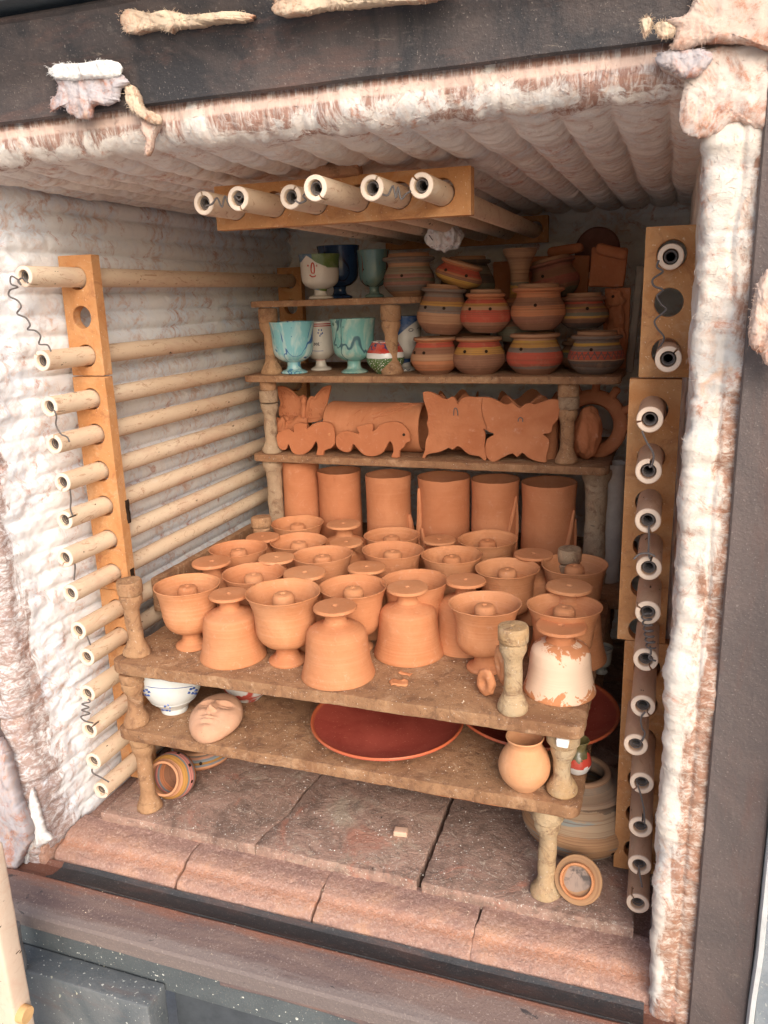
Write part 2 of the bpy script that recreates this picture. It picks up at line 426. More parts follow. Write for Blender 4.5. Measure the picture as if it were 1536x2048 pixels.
def splash(name, base, c2, ink, ink2, dens=.5):
    m = M(name, .2, .5)
    c = m.mix(m.ramp(m.noise((26, 26, 8), 4, .6, 1.2), .46, .68), base, c2)
    v = m.noise((12, 12, 5), 2, .5, 1.2); c = m.mix(m.ramp(m.math('ABSOLUTE', m.math('SUBTRACT', v, .58)), .034 * dens, .014 * dens), c, ink)
    v = m.noise((26, 26, 11), 2, .5, 1.5); c = m.mix(m.ramp(v, .66, .69), c, ink2)
    v = m.noise(120, 1, .4); c = m.mix(m.ramp(v, .76, .77), c, ink)
    return m.done(c)

# ------------------------------------------------------------------ the kiln: linings
YF = 1.045                 # front plane of the blanket rim
ZC, XL, XR, YB = 1.211, -1.105, .027, 2.31
def rollf(t, p=.55):       # 0..1 bulge of one quilted roll, sharp valley between rolls
    return np.abs(np.sin(PI * t)) ** p
def bend(s, a, r=.028):
    """rim profile: s<0 on the front face (towards the steel), s>0 along the wall; returns depth y and offset from wall plane, normals"""
    q = PI / 2 * r
    y = np.where(s < 0, YF, np.where(s < q, YF + r - r * np.cos(np.clip(s, 0, q) / r), YF + r + (s - q)))
    off = np.where(s < 0, r - s, np.where(s < q, r - r * np.sin(np.clip(s, 0, q) / r), 0))
    ny = np.where(s < 0, 1, np.where(s < q, np.cos(np.clip(s, 0, q) / r), 0)); nw = np.sqrt(np.maximum(0, 1 - ny ** 2))
    return y, off, ny, nw
SB = YB - YF - .028 + PI / 2 * .028
sv = np.concatenate([np.linspace(-.045, .06, 44), np.linspace(.064, SB, 260)])

def f_ceil(u, v):
    x = -1.17 + 1.27 * u; s = v
    y, off, ny, nw = bend(s, 1, .03)
    n = np.stack([x, y, off * 0 + 1], 1)
    inner = np.clip((s - .03) / .12, 0, 1)
    ph = x / .064 + .18 * vnoise(np.stack([x * 9, y * 3, x * 0], 1), 5) + .2
    fr = ph - np.floor(ph)
    b = rollf(ph, .5) * (.0014 + .0126 * inner)
    yw = y * 62 + 5 * (fr - .5) ** 2 + 1.2 * vnoise(np.stack([x * 30, y * 12, x * 0], 1), 8)
    cr = np.abs(vnoise(np.stack([np.floor(ph) * 7.3, yw, y * 0], 1), 9)) * (fr * (1 - fr) * 4) ** .5
    b = b + inner * (-.0042 * (1 - cr) ** 3 + .0012 * vnoise(np.stack([x * 60, yw * 1.7, x * 0], 1), 4))
    seam = np.exp(-((y - 1.90 - .012 * vnoise(n * 12, 3)) / .009) ** 2)
    b = b * (1 - .8 * seam) - .004 * seam
    b = b + .0020 * fbm(np.stack([x, y, off], 1), 22, 3, 2) + (1 - inner) * (.0016 * fbm(np.stack([x * 2.4, y, off * .5], 1), 45, 3, 6) + .004 * fbm(np.stack([x, y, off], 1), 9, 2, 7))
    lip = np.exp(-((off - .062) / .006) ** 2) * .006 * (1 + .8 * vnoise(np.stack([x * 12, y, off], 1), 12)) * (s < 0)
    b = b + lip
    return np.stack([x, y - ny * b, ZC + off - nw * b], 1)
def f_left(u, v):
    z = -.10 + 1.33 * u; s = v
    y, off, ny, nw = bend(s, 1)
    deep = np.clip((y - 1.16) / .14, 0, 1)
    ph = z / .0365 + .12 * vnoise(np.stack([z * 9, y * 2.2, z * 0], 1), 15)
    fr = ph - np.floor(ph)
    b = rollf(ph, .5) * (.0035 + .0105 * deep)
    yw = y * 8.5 + .9 * vnoise(np.stack([z * 30, y * 3, z * 0], 1), 18) + .37 * np.floor(ph)
    pk = np.abs(yw - np.round(yw)) * 2
    b = b - deep * .0016 * np.exp(-(pk / .05) ** 2) + deep * .0010 * np.exp(-((pk - .10) / .05) ** 2)
    seam = np.exp(-((y - 1.86 - .010 * vnoise(np.stack([z * 14, z, z], 1), 3)) / .013) ** 2)
    b = b * (1 - .6 * seam) + .007 * seam
    P = np.stack([z, y, off], 1)
    b = b + (.0009 + .0012 * (1 - deep)) * fbm(np.stack([z * 1.3, y * .5, off], 1), 30, 3, 21) + (1 - deep) * (.006 * fbm(P, 9, 3, 26, .5) + .004 * fbm(np.stack([z * 1.5, y, off], 1), 34, 3, 27))
    return np.stack([XL - off + nw * b, y - ny * b, z], 1)
def f_right(u, v):
    z = -.10 + 1.33 * u; s = v
    y, off, ny, nw = bend(s, 1, .013)
    front = np.clip(1 - (s - .03) / .08, 0, 1)
    ph = z / .088 + .3 * vnoise(np.stack([z * 9, y * 2, z * 0], 1), 31)
    b = rollf(ph, .4) * .0045 * front
    b = b + .004 * np.exp(-((off - .036) / .005) ** 2) * (s < 0) * 0 - .004 * np.exp(-((off - .034 - .004 * vnoise(np.stack([z * 16, z, z], 1), 33)) / .003) ** 2) * (s < 0)
    P = np.stack([z * .8, y, off], 1)
    b = b + .003 * fbm(P, 26, 3, 34) + front * (.0062 * fbm(np.stack([z, y, off], 1), 11, 3, 37) + .0018 * fbm(np.stack([z * 2, y, off * .7], 1), 45, 3, 36))
    return np.stack([XR + off - nw * b, y - ny * b, z], 1)
def f_back(u, v):
    x = -1.13 + 1.18 * u; z = -.03 + 1.25 * v
    ph = z / .062 + .2 * vnoise(np.stack([x * 3, z * 9, z * 0], 1), 41)
    b = rollf(ph, .5) * .010 + .003 * fbm(np.stack([x, z, z * 0], 1), 25, 3, 42)
    return np.stack([x, YB - b, z], 1)
WT = wool_front('wool_ceiling_rim', 'top'); WL = wool_front('wool_left_rim', 'left'); WR = wool_front('wool_right_rim', 'right')
o = sheet(f_ceil, 0, 0, WT, 'ceiling', us=np.linspace(0, 1, 420), vs=sv); o['kind'] = 'structure'
o = sheet(f_left, 0, 0, WL, 'left_wall', us=np.linspace(0, 1, 420), vs=sv, flip=True); o['kind'] = 'structure'
o = sheet(f_right, 0, 0, WR, 'right_wall', us=np.linspace(0, 1, 420), vs=np.concatenate([np.linspace(-.045, .06, 44), np.linspace(.07, SB, 120)])); o['kind'] = 'structure'
WP = wool_plain()
mp_, cp_ = m_wool('pink_wool', .9, base=(.62, .47, .39)); WPINK = mp_.done(cp_)
mp_, cp_ = m_wool('beige_wool', .7, base=(.64, .50, .36)); WBEI = mp_.done(cp_)
mp_, cp_ = m_wool('grey_wool', .9, base=(.48, .44, .45)); WGREY = mp_.done(cp_)
mp_, cp_ = m_wool('cream_wool', 1.0, base=(.66, .56, .49)); WCREAM = mp_.done(cp_)
o = sheet(f_back, 200, 240, WP, 'back_wall'); o['kind'] = 'structure'

# steel casing behind the blankets (keeps the daylight out)
def bx(x0, x1, y0, y1, z0, z1, step=.08, rad=.003, amp=.0006, seed=0, big=0):
    return mesh(*gridbox(x0, x1, y0, y1, z0, z1, step, rad, amp, 30, seed, big))
cas = thing('kiln_casing', 'rusty dark steel casing of the kiln round the white wool lining', 'kiln')
obj('casing_panel', bx(-1.24, -1.19, 1.08, 2.42, -.3, 1.30), STEEL, cas)
obj('casing_panel', bx(.125, .165, 1.10, 2.42, -.3, 1.30), STEEL, cas)
obj('casing_panel', bx(-1.24, .165, 1.10, 2.42, 1.302, 1.34), STEEL, cas)
obj('casing_panel', bx(-1.19, .125, 2.38, 2.42, -.3, 1.30), STEEL, cas)
obj('casing_panel', bx(-1.19, .125, 1.075, 2.38, -.18, -.14), STEEL, cas)

# top beam: bent channel across the opening
def extr_x(prof, x0, x1, n=60, amp=.0008, seed=0):
    """profile of (y,z) swept along x"""
    V = []; F = []
    xs = np.linspace(x0, x1, n)
    for x in xs:
        for y, z in prof: V.append((x, y, z))
    k = len(prof)
    for i in range(n - 1):
        for j in range(k):
            j2 = (j + 1) % k; F.append((i * k + j, i * k + j2, (i + 1) * k + j2, (i + 1) * k + j))
    F.append(tuple(range(k))[::-1]); F.append(tuple((n - 1) * k + j for j in range(k)))
    return mesh(rough(V, amp, 8, seed), F, True, 25)
obj('top_beam', extr_x([(1.046, 1.262), (1.034, 1.259), (1.030, 1.262), (1.028, 1.300), (1.022, 1.315), (1.012, 1.330), (1.002, 1.356),
                        (.995, 1.372), (.990, 1.376), (.994, 1.381), (1.06, 1.381), (1.06, 1.27)], -1.30, .30, 70), STEEL, cas)
obj('upper_angle', extr_x([(.965, 1.388), (.962, 1.392), (.948, 1.452), (.940, 1.458), (.942, 1.464), (1.02, 1.464), (1.02, 1.388)], -1.30, .30, 60, .0015, 3), STEEL_B, cas)
obj('upper_rim', extr_x([(.930, 1.470), (.925, 1.478), (.925, 1.56), (1.0, 1.56), (1.0, 1.470)], -1.30, .30, 40, .0015, 4), STEEL_R, cas)
# right frame
def extr_z(prof, z0, z1, n=50, amp=.0008, seed=0):
    V = []; F = []; k = len(prof)
    for z in np.linspace(z0, z1, n):
        for x, y in prof: V.append((x, y, z))
    for i in range(n - 1):
        for j in range(k):
            j2 = (j + 1) % k; F.append((i * k + j, i * k + j2, (i + 1) * k + j2, (i + 1) * k + j))
    F.append(tuple(range(k))[::-1]); F.append(tuple((n - 1) * k + j for j in range(k)))
    return mesh(rough(V, amp, 8, seed), F, True, 25)
obj('side_frame', extr_z([(.084, 1.060), (.081, 1.036), (.083, 1.031), (.088, 1.030), (.118, 1.024), (.150, 1.010), (.154, 1.014), (.16, 1.09), (.084, 1.09)], -.16, 1.262), STEEL_V, cas)
# sealing strip of pale wool beyond it and the outer sheet
ms, c_ = m_wool('pale_seal', .05); SEAL = ms.done(c_)
obj('edge_strip', extr_z([(.1555, 1.008), (.157, .998), (.162, .996), (.1645, 1.006), (.1645, 1.05), (.157, 1.05)], -.16, 1.262, 90, .002, 6), m_flat('white_edge', (.62, .62, .60), .7, .3, .5), cas)
obj('outer_sheet', extr_z([(.1665, 1.03), (.1665, 1.018), (.36, .93), (.36, 1.0)], -.4, 1.5, 30, .001, 7), STEEL_S if False else m_steel('pale_blue_steel', (.22, .25, .28), .1, .4, (.30, .33, .36)), cas)
obj('outer_sheet', extr_z([(-1.162, 1.03), (-1.162, 1.016), (-1.62, .99), (-1.62, 1.03)], -.4, 1.5, 30, .001, 17), STEEL_V, cas)
# left frame edge, thin dark strip with wool outside it
obj('side_frame', extr_z([(-1.158, 1.025), (-1.154, 1.015), (-1.146, 1.015), (-1.144, 1.025), (-1.144, 1.06), (-1.158, 1.06)], -.05, 1.262, 50, .0012, 8), STEEL_R, cas)

# ---- sill of fire bricks
sill = struct('sill')
prof_b = [(1.158, -.021), (1.120, -.0215), (1.102, -.025), (1.092, -.033), (1.078, -.036), (1.066, -.041), (1.060, -.048), (1.055, -.066), (1.057, -.10), (1.158, -.10)]
def brick(x0, x1, seed):
    # swept profile with dense cross section so that noise roughens it
    P = []
    for (a, b) in zip(prof_b, prof_b[1:] + prof_b[:1]):
        n = max(1, int(math.dist(a, b) / .004))
        for k in range(n): P.append((a[0] + (b[0] - a[0]) * k / n, a[1] + (b[1] - a[1]) * k / n))
    V = []; F = []; k = len(P); xs = [x0, x0 + .0012] + list(np.linspace(x0 + .004, x1 - .004, int((x1 - x0) / .004))) + [x1 - .0012, x1]
    cy = sum(p[0] for p in P) / k; cz = sum(p[1] for p in P) / k
    for i, x in enumerate(xs):
        q = .975 if i in (0, len(xs) - 1) else (.99 if i in (1, len(xs) - 2) else 1)
        for y, z in P: V.append((x, cy + (y - cy) * q, cz + (z - cz) * q))
    for i in range(len(xs) - 1):
        for j in range(k):
            j2 = (j + 1) % k; F.append((i * k + j, i * k + j2, (i + 1) * k + j2, (i + 1) * k + j))
    F.append(tuple(range(k))[::-1]); F.append(tuple((len(xs) - 1) * k + j for j in range(k)))
    V = np.array(V); V = rough(V, .0012, 90, seed, 3); V = rough(V, .0025, 14, seed + 9, 2)
    return mesh(V, F, True, 50)
for i, (a, b) in enumerate([(-1.092, -.815), (-.812, -.537), (-.534, -.254), (-.251, .030)]):
    obj('brick', brick(a, b, i), BRICK, sill)
obj('corner_brick', mesh(*gridbox(-1.150, -1.096, 1.045, 1.16, -.10, -.012, .006, .008, .0022, 60, 3, .004)), BRICK, sill)
obj('corner_brick', mesh(*gridbox(.033, .080, 1.042, 1.16, -.10, -.018, .006, .007, .0022, 60, 5, .003)), BRICK, sill)
# ---- floor slabs
fl = struct('floor')
def slab(pts, z0, z1, seed, chip=.0015):
    """irregular stone plate: outline pts swept to thickness with eased edges"""
    P = []
    for a, b in zip(pts, pts[1:] + pts[:1]):
        n = max(1, int(math.dist(a, b) / .003))
        for k in range(n): P.append((a[0] + (b[0] - a[0]) * k / n, a[1] + (b[1] - a[1]) * k / n))
    P = np.array(P); c = P.mean(0); k = len(P)
    nx = np.stack([P[:, 0], P[:, 1], P[:, 0] * 0], 1)
    P = P + np.stack([fbm(nx, 40, 3, seed), fbm(nx, 40, 3, seed + 5)], 1) * chip + np.stack([fbm(nx, 190, 2, seed + 8), fbm(nx, 190, 2, seed + 9)], 1) * chip * .5
    V = []; F = []
    for z, ins in ((z0, .002), (z0 + .002, 0), (z1 - .0025, 0), (z1 - .0008, .0008), (z1, .003)):
        d = P - c; L = np.linalg.norm(d, axis=1, keepdims=True); Q = P - d / L * ins * 1.2
        for q in Q: V.append((q[0], q[1], z))
    for r in range(4):
        for j in range(k):
            j2 = (j + 1) % k; F.append((r * k + j, r * k + j2, (r + 1) * k + j2, (r + 1) * k + j))
    F.append(tuple(range(k))[::-1]); F.append(tuple(4 * k + j for j in range(k)))
    return mesh(V, F, True, 35)
obj('slab', slab([(-1.045, 1.154), (-.694, 1.153), (-.690, 1.20), (-.674, 1.26), (-.676, 1.33), (-.64, 1.62), (-1.045, 1.62)], -.033, -.001, 1), FLOOR, fl)
obj('slab', slab([(-.690, 1.153), (-.370, 1.150), (-.375, 1.38), (-.37, 1.62), (-.636, 1.62), (-.671, 1.33), (-.669, 1.26), (-.686, 1.20)], -.033, 0, 2), FLOOR, fl)
obj('slab', slab([(-.361, 1.149), (-.003, 1.149), (-.003, 1.62), (-.360, 1.62), (-.366, 1.38)], -.033, -.0005, 3), FLOOR, fl)
obj('slab', slab([(-1.09, 1.625), (-.003, 1.625), (-.003, 2.30), (-1.09, 2.30)], -.033, -.001, 4), FLOOR, fl)
obj('hearth_bed', bx(-1.19, .12, 1.162, 2.37, -.10, -.036, .05, .003, .001), BRICK, fl)
# ---- steel sill in front
obj('sill_plate', extr_x([(1.055, -.052), (1.045, -.058), (1.02, -.055), (1.004, -.044), (.998, -.040), (.990, -.042), (.975, -.050), (.948, -.064),
                          (.941, -.067), (.938, -.073), (.940, -.100), (.960, -.102), (.960, -.12), (1.055, -.12)], -1.34, .30, 90, .0012, 11), SILLS, cas)
obj('trough_strip', extr_x([(1.0545, -.0490), (1.046, -.0545), (1.022, -.0515), (1.0045, -.0410), (1.004, -.050), (1.05, -.060)], -1.06, .02, 90, .0010, 14), m_steel('trough_black', (.045, .044, .046), .8, .1, (.055, .055, .058)), cas)  # near-black strip laid along the trough of the sill plate
obj('front_apron', extr_x([(.957, -.1025), (.955, -.17), (.9555, -.172), (.985, -.172), (.985, -.1025)], -1.34, .30, 40, .0008, 12), STEEL_S, cas)
obj('support_box', bx(-1.40, -.775, .90, .953, -.60, -.155, .04, .004, .0008), m_steel('speckled_steel', (.10, .115, .125), .35, .8, (.16, .17, .175)), cas)
obj('lower_panel', bx(-.765, .30, .962, .985, -.75, -.1725, .04, .002, .0006), PANEL, cas)
obj('flaked_strip', extr_x([(.9525, -.110), (.950, -.112), (.950, -.120), (.9525, -.124)], -.66, .25, 200, .003, 13), STEEL_R, cas)
gr = struct('ground', mesh([(-40, -40, -.85), (40, -40, -.85), (40, 40, -.85), (-40, 40, -.85)], [(0, 1, 2, 3)], False), m_flat('concrete', (.32, .30, .28), .9, .2, .5))

# ---- torn wool
def fibres(fn, us, vs, n, seed, mat, parent, lo=.004, hi=.012):
    rg = np.random.RandomState(seed); u = rg.uniform(us[0], us[1], n); v = rg.uniform(vs[0], vs[1], n)
    P = fn(u, v); A = fn(u + 2e-3, v) - P; B = fn(u, v + 1.5e-3) - P; N = np.cross(A, B); N /= np.linalg.norm(N, axis=1, keepdims=True) + 1e-9
    N *= np.where((N[:, 1:2] * 1.0 + 0) > 0, -1, 1); st = []
    for k in range(n):
        T = rg.normal(size=3); T -= N[k] * T.dot(N[k]); T /= np.linalg.norm(T) + 1e-9; L = rg.uniform(lo, hi)
        p = P[k] - N[k] * .0005; st.append(tubepath([p, p + T * L * .5 + N[k] * L * .10, p + T * L + N[k] * L * .02], [.0004, .0003, .0001], 3, False))
    o = obj('loose_fibres', mesh(*join(st), True, 0), mat, parent); o['kind'] = 'stuff'; return o
WP2 = WP
fibres(f_ceil, (.02, .98), (-.042, .035), 2200, 1, WT, bpy.data.objects['ceiling'])
fibres(f_right, (.02, .98), (-.04, .035), 1500, 2, WR, bpy.data.objects['right_wall'])
fibres(f_left, (.02, .98), (-.03, .10), 1500, 3, WL, bpy.data.objects['left_wall'])
def tuft(px, py, y, wpx, hpx, dm, seed, label, rz=0, name='wool_tuft', shard=.5, mat=None, group=None):
    P = at(px, py, 1, y); sx = size(wpx, P) / 2; sz = size(hpx, P) / 2
    import bmesh
    bm = bmesh.new(); bmesh.ops.create_icosphere(bm, subdivisions=6, radius=1)
    V = np.array([v.co for v in bm.verts]); F = [tuple(v.index for v in f.verts) for f in bm.faces]; bm.free()
    cube = V / np.maximum(np.abs(V[:, :1]) ** 3 + np.abs(V[:, 2:]) ** 3, .2) ** (1 / 3); V = V * .35 + cube * .65
    k = fbm(V * np.array([1.4, 1.4, .8]), 1.6, 3, seed, .5); V = V * (1 + .34 * shard * k[:, None])
    V[:, 2] += shard * .16 * vnoise(np.stack([V[:, 0] * 8, V[:, 1] * 2, V[:, 0] * 0], 1), seed + 2) * (V[:, 2] < -.2)
    V = V * np.array([sx, dm, sz]); V = rough(V, .0022, 70, seed, 2)
    o = obj(name, mesh(V, F, True, 0), mat or WP, None, tuple(P), (0, rz, 0)); return tag(o, label, 'wool insulation', group)
def woolpad(outline, y, th, seed, label, mat=None, rag=.06, back=.004, grain=(150, 24), name='wool_flap'):
    """torn pad of ceramic wool: ragged outline, pillowed and combed with fibres, real thickness"""
    O = [at(px, py, 1, y) for px, py in outline]; O = crom(O + [O[0]], 12)[:-1]; O = np.array(O); n = len(O)
    c = O.mean(0); d = O - c; L = np.linalg.norm(d, axis=1, keepdims=True)
    q = O * np.array([1, 0, 1])
    O = c + d * (1 + rag * fbm(q, 90, 3, seed)[:, None] + rag * .7 * vnoise(q * 330, seed + 3)[:, None])
    ts = [0] + list(np.linspace(.06, .9, 26)) + [.95, .98, 1.0]; V = [tuple(c)]; rings = []
    for t in ts[1:]:
        rings.append(len(V))
        for k in range(n): V.append(tuple(c + (O[k] - c) * t))
    rings.append(len(V))
    for k in range(n): V.append(tuple(c + (O[k] - c) * .97 + np.array([0, back, 0])))
    V = np.array(V); T = np.concatenate([[0]] + [np.full(n, t) for t in ts[1:]] + [np.full(n, 1.0)])
    Z = np.stack([V[:, 0], V[:, 2], V[:, 0] * 0], 1)
    fib = vnoise(np.stack([Z[:, 0] * grain[0] + 2 * vnoise(Z * 30, 2), Z[:, 1] * grain[1], Z[:, 0] * 0], 1), seed) + .5 * vnoise(np.stack([Z[:, 0] * grain[0] * 2.3, Z[:, 1] * grain[1] * 2, Z[:, 0] * 0], 1), seed + 1)
    h = th * np.sqrt(np.maximum(0, 1 - T ** 5)) * (1 + .45 * fbm(Z, 30, 3, seed + 7)) + (1 - T ** 6) * .0028 * np.abs(fbm(Z * np.array([1, .6, 1]), 48, 3, seed + 17)) + (1 - T ** 6) * (.0016 * fib)
    last = rings[-1]; h[last:] = 0
    V[:, 1] -= h; F = []
    for k in range(n): F.append((0, rings[0] + k, rings[0] + (k + 1) % n))
    for a, b in zip(rings, rings[1:]):
        for k in range(n):
            k2 = (k + 1) % n; F.append((a + k, b + k, b + k2, a + k2))
    F.append(tuple(last + k for k in range(n))[::-1])
    V[1:] += np.stack([fbm(V[1:], 260, 2, seed + 40), fbm(V[1:], 260, 2, seed + 41) , fbm(V[1:], 260, 2, seed + 42)], 1) * .0007
    me = mesh(V - c, F, True, 0)
    import bmesh
    bm = bmesh.new(); bm.from_mesh(me); bmesh.ops.recalc_face_normals(bm, faces=bm.faces); bm.to_mesh(me); bm.free()
    o = tag(obj(name, me, mat or WP, None, tuple(c)), label, 'wool insulation')
    rg = random.Random(seed); st = []
    for k in range(0, n, 1):
        for _ in range(2):
            p = O[k] + (c - O[k]) * rg.uniform(0, .5); u = (O[k] - c) / (np.linalg.norm(O[k] - c) + 1e-9)
            p = p + np.array([0, -th * (.9 if _ else .2), 0]); ln = rg.uniform(.002, .006)
            dv = u * .7 + np.array([rg.uniform(-.6, .6), rg.uniform(-.7, .1), rg.uniform(-.9, .4)]); dv /= np.linalg.norm(dv)
            st.append(tubepath([p - c, p - c + dv * ln * .5 + np.array([0, 0, .001]), p - c + dv * ln], [.0003, .00025, .0001], 3, False))
    f = obj('loose_fibres', mesh(*join(st), True, 0), mat or WP, o); f['kind'] = 'stuff'
    return o
woolpad([(112, 150), (160, 145), (232, 142), (252, 155), (255, 168), (240, 180), (238, 200), (215, 212), (195, 208), (185, 215), (182, 235), (160, 238), (140, 225), (120, 212), (105, 224), (108, 200), (115, 190), (116, 165)], 1.016, .006, 1, 'thick grey-white wool flap hanging over the black top beam', WGREY, .07)
woolpad([(98, 138), (120, 128), (160, 128), (200, 122), (232, 124), (243, 140), (230, 156), (190, 158), (150, 162), (115, 158), (102, 150)], 1.009, .007, 21, 'cream folded upper edge of the hanging wool flap', None, .05)
woolpad([(250, 168), (268, 172), (280, 190), (286, 210), (300, 225), (322, 232), (318, 248), (300, 245), (283, 236), (264, 222), (254, 200)], 1.024, .006, 2, 'narrow twisted wool strand to the right of the hanging flap', WBEI, .05)
woolpad([(284, 236), (320, 235), (322, 250), (310, 275), (303, 305), (292, 312), (296, 285), (286, 262)], 1.034, .006, 14, 'ragged wool scrap where the strand meets the ceiling rim', WPINK, .10)
woolpad([(243, 35), (255, 20), (275, 22), (300, 28), (340, 22), (380, 30), (430, 28), (480, 24), (508, 33), (480, 42), (430, 46), (400, 52), (350, 57), (340, 64), (320, 58), (290, 62), (265, 68), (245, 60)], .998, .0055, 3, 'long beige wool wad wedged above the top beam', WBEI, .05, .01, (60, 60))
woolpad([(545, 8), (560, -10), (700, -30), (900, -40), (875, -2), (800, 5), (720, 14), (680, 16), (640, 20), (600, 30), (560, 30), (545, 20)], .990, .0055, 4, 'pale wool wad along the top edge of the photograph', WBEI, .04, .01, (60, 60))
woolpad([(1345, 88), (1352, 60), (1335, 40), (1370, 30), (1388, 0), (1400, -40), (1570, -40), (1570, 92), (1500, 87), (1440, 82), (1400, 88), (1370, 98), (1342, 98)], 1.022, .0045, 5, 'pinkish wool blanket torn over the top right corner of the frame', WPINK, .04, .012, (90, 40))
woolpad([(1318, 120), (1350, 104), (1400, 97), (1470, 90), (1560, 92), (1560, 250), (1530, 262), (1500, 252), (1470, 244), (1440, 264), (1412, 276), (1375, 270), (1358, 250), (1362, 200), (1368, 165), (1348, 152), (1322, 136)], 1.040, .0065, 6, 'bulging white wool pad at the upper right corner of the opening', WCREAM, .03, .012, (60, 60))
woolpad([(1312, 108), (1345, 101), (1390, 99), (1422, 108), (1402, 148), (1372, 156), (1340, 140), (1316, 130)], 1.0275, .005, 16, 'grey torn wool strip under the right end of the top beam', WGREY, .08)
woolpad([(1282, 40), (1296, 34), (1304, 44), (1300, 60), (1290, 72), (1284, 62)], 1.000, .003, 18, 'small beige wool crumb on the right part of the top beam', WBEI, .12)
woolpad([(1310, 52), (1325, 44), (1345, 52), (1350, 70), (1330, 78), (1316, 66)], 1.004, .003, 19, 'frayed wool crumb beside the torn blanket at the top right', WBEI, .14)
woolpad([(1512, 565), (1536, 540), (1575, 545), (1575, 745), (1536, 735), (1518, 705), (1500, 692), (1498, 650), (1506, 600)], .995, .010, 7, 'pinkish wool tuft caught on the right steel frame', WPINK, .04)
woolpad([(-30, 1470), (0, 1490), (16, 1540), (32, 1600), (46, 1640), (56, 1680), (46, 1706), (30, 1742), (10, 1765), (-30, 1760)], 1.012, .008, 8, 'dirty frayed wool outside the left steel strip', WGREY, .06, .02, (90, 50))
woolpad([(64, 1585), (78, 1622), (88, 1660), (102, 1676), (84, 1694), (62, 1702), (54, 1735), (42, 1700), (52, 1650)], 1.040, .006, 9, 'white frayed wool by the lower left corner brick', None, .10, .008)

# ------------------------------------------------------------------ perforated racks and element tubes
LZ = [1.051, .908, .827, .759, .686, .616, .546, .475, .396, .335, .262, .187, .117, .044]
RZ = [1.042, .905, .827, .755, .684, .614, .546, .472, .396, .330, .266, .188, .119, .047]
CXS = [-.705, -.632, -.557, -.484, -.415, -.346]
def rack_mesh(L, W, T, holes, hr=.0205, n=28):
    """bar along local x (0..L), width local z (0..W), thickness y (0..T); round holes at x positions"""
    V = []; F = []
    bounds = [0] + [(a + b) / 2 for a, b in zip(holes, holes[1:])] + [L]
    def quad(a, b, c, d): F.append((a, b, c, d))
    for hx, x0, x1 in zip(holes, bounds, bounds[1:]):
        cz = W / 2; ring = []
        angs = sorted(set([2 * PI * k / n for k in range(n)] + [math.atan2(zz - cz, xx - hx) % (2 * PI) for xx in (x0, x1) for zz in (0, W)]))
        base = len(V); m_ = len(angs)
        for a in angs:
            c, s = math.cos(a), math.sin(a)
            t = min(((x1 - hx) / c if c > 1e-9 else 1e9), ((x0 - hx) / c if c < -1e-9 else 1e9),
                    (cz / s if s > 1e-9 else 1e9), (-cz / s if s < -1e-9 else 1e9))
            V.append((hx + c * hr, 0, cz + s * hr)); V.append((hx + c * t, 0, cz + s * t))
            V.append((hx + c * hr, T, cz + s * hr)); V.append((hx + c * t, T, cz + s * t))
        for k in range(m_):
            i = base + 4 * k; j = base + 4 * ((k + 1) % m_)
            quad(i, i + 1, j + 1, j); quad(i + 2, j + 2, j + 3, i + 3); quad(i, j, j + 2, i + 2)
    # outer sides
    o = len(V)
    V += [(0, 0, 0), (L, 0, 0), (L, 0, W), (0, 0, W), (0, T, 0), (L, T, 0), (L, T, W), (0, T, W)]
    for q in ((0, 1, 5, 4), (1, 2, 6, 5), (2, 3, 7, 6), (3, 0, 4, 7)): quad(*[o + k for k in q])
    me = mesh(V, F, True, 30)
    import bmesh
    bm = bmesh.new(); bm.from_mesh(me); bmesh.ops.remove_doubles(bm, verts=bm.verts, dist=1e-5)
    bmesh.ops.recalc_face_normals(bm, faces=bm.faces); bm.to_mesh(me); bm.free()
    return me
def edge(o):
    b = o.modifiers.new('worn_edges', 'BEVEL'); b.width = .0016; b.segments = 2; b.limit_method = 'ANGLE'; b.angle_limit = math.radians(50)
def vrack(xc, y, z0, z1, holes, label, T=.023, W=.074, tilt=0):
    L = z1 - z0
    me = rack_mesh(L, W, T, sorted([h - z0 for h in holes]))
    # local x -> world z ; local z -> world -x
    o = obj('perforated_rack', me, OCHRE, None, (xc + W / 2, y, z0), (0, -PI / 2, 0)); edge(o)
    m = Matrix(((0, 0, -1), (0, 1, 0), (1, 0, 0))); o.rotation_euler = m.to_euler()
    return tag(o, label, 'element rack', 'ochre perforated element racks')
def hrack(x0, x1, y, z0, z1, holes, label, T=.023):
    o = obj('perforated_rack', rack_mesh(x1 - x0, z1 - z0, T, [h - x0 for h in holes]), OCHRE, None, (x0, y, z0)); edge(o)
    return tag(o, label, 'element rack', 'ochre perforated element racks')
vrack(-1.045, 1.28, .871, 1.090, [1.049, .979, .908], 'topmost ochre rack on the left wall, with one empty round hole')
vrack(-1.040, 1.272, .440, .869, LZ[2:8], 'long ochre rack in the middle of the left wall, black marks on its edge')
vrack(-1.043, 1.276, .002, .437, LZ[8:], 'lowest ochre rack on the left wall, behind the stacked posts')
vrack(-.006, 1.28, .871, 1.085, [1.046, .979, .908], 'topmost ochre rack on the right wall, with an empty hole in its middle')
vrack(-.018, 1.272, .448, .869, [z - .004 for z in RZ[2:8]], 'long ochre rack in the middle of the right wall')
vrack(-.006, 1.276, .010, .445, [z + .004 for z in RZ[8:]], 'lowest ochre rack on the right wall beside the big pot')
hrack(-.742, -.300, 1.28, 1.117, 1.187, CXS, 'front ochre rack under the ceiling holding six tube mouths')
hrack(-.748, -.312, 2.18, 1.122, 1.187, CXS, 'rear ochre rack under the ceiling at the far tube ends')
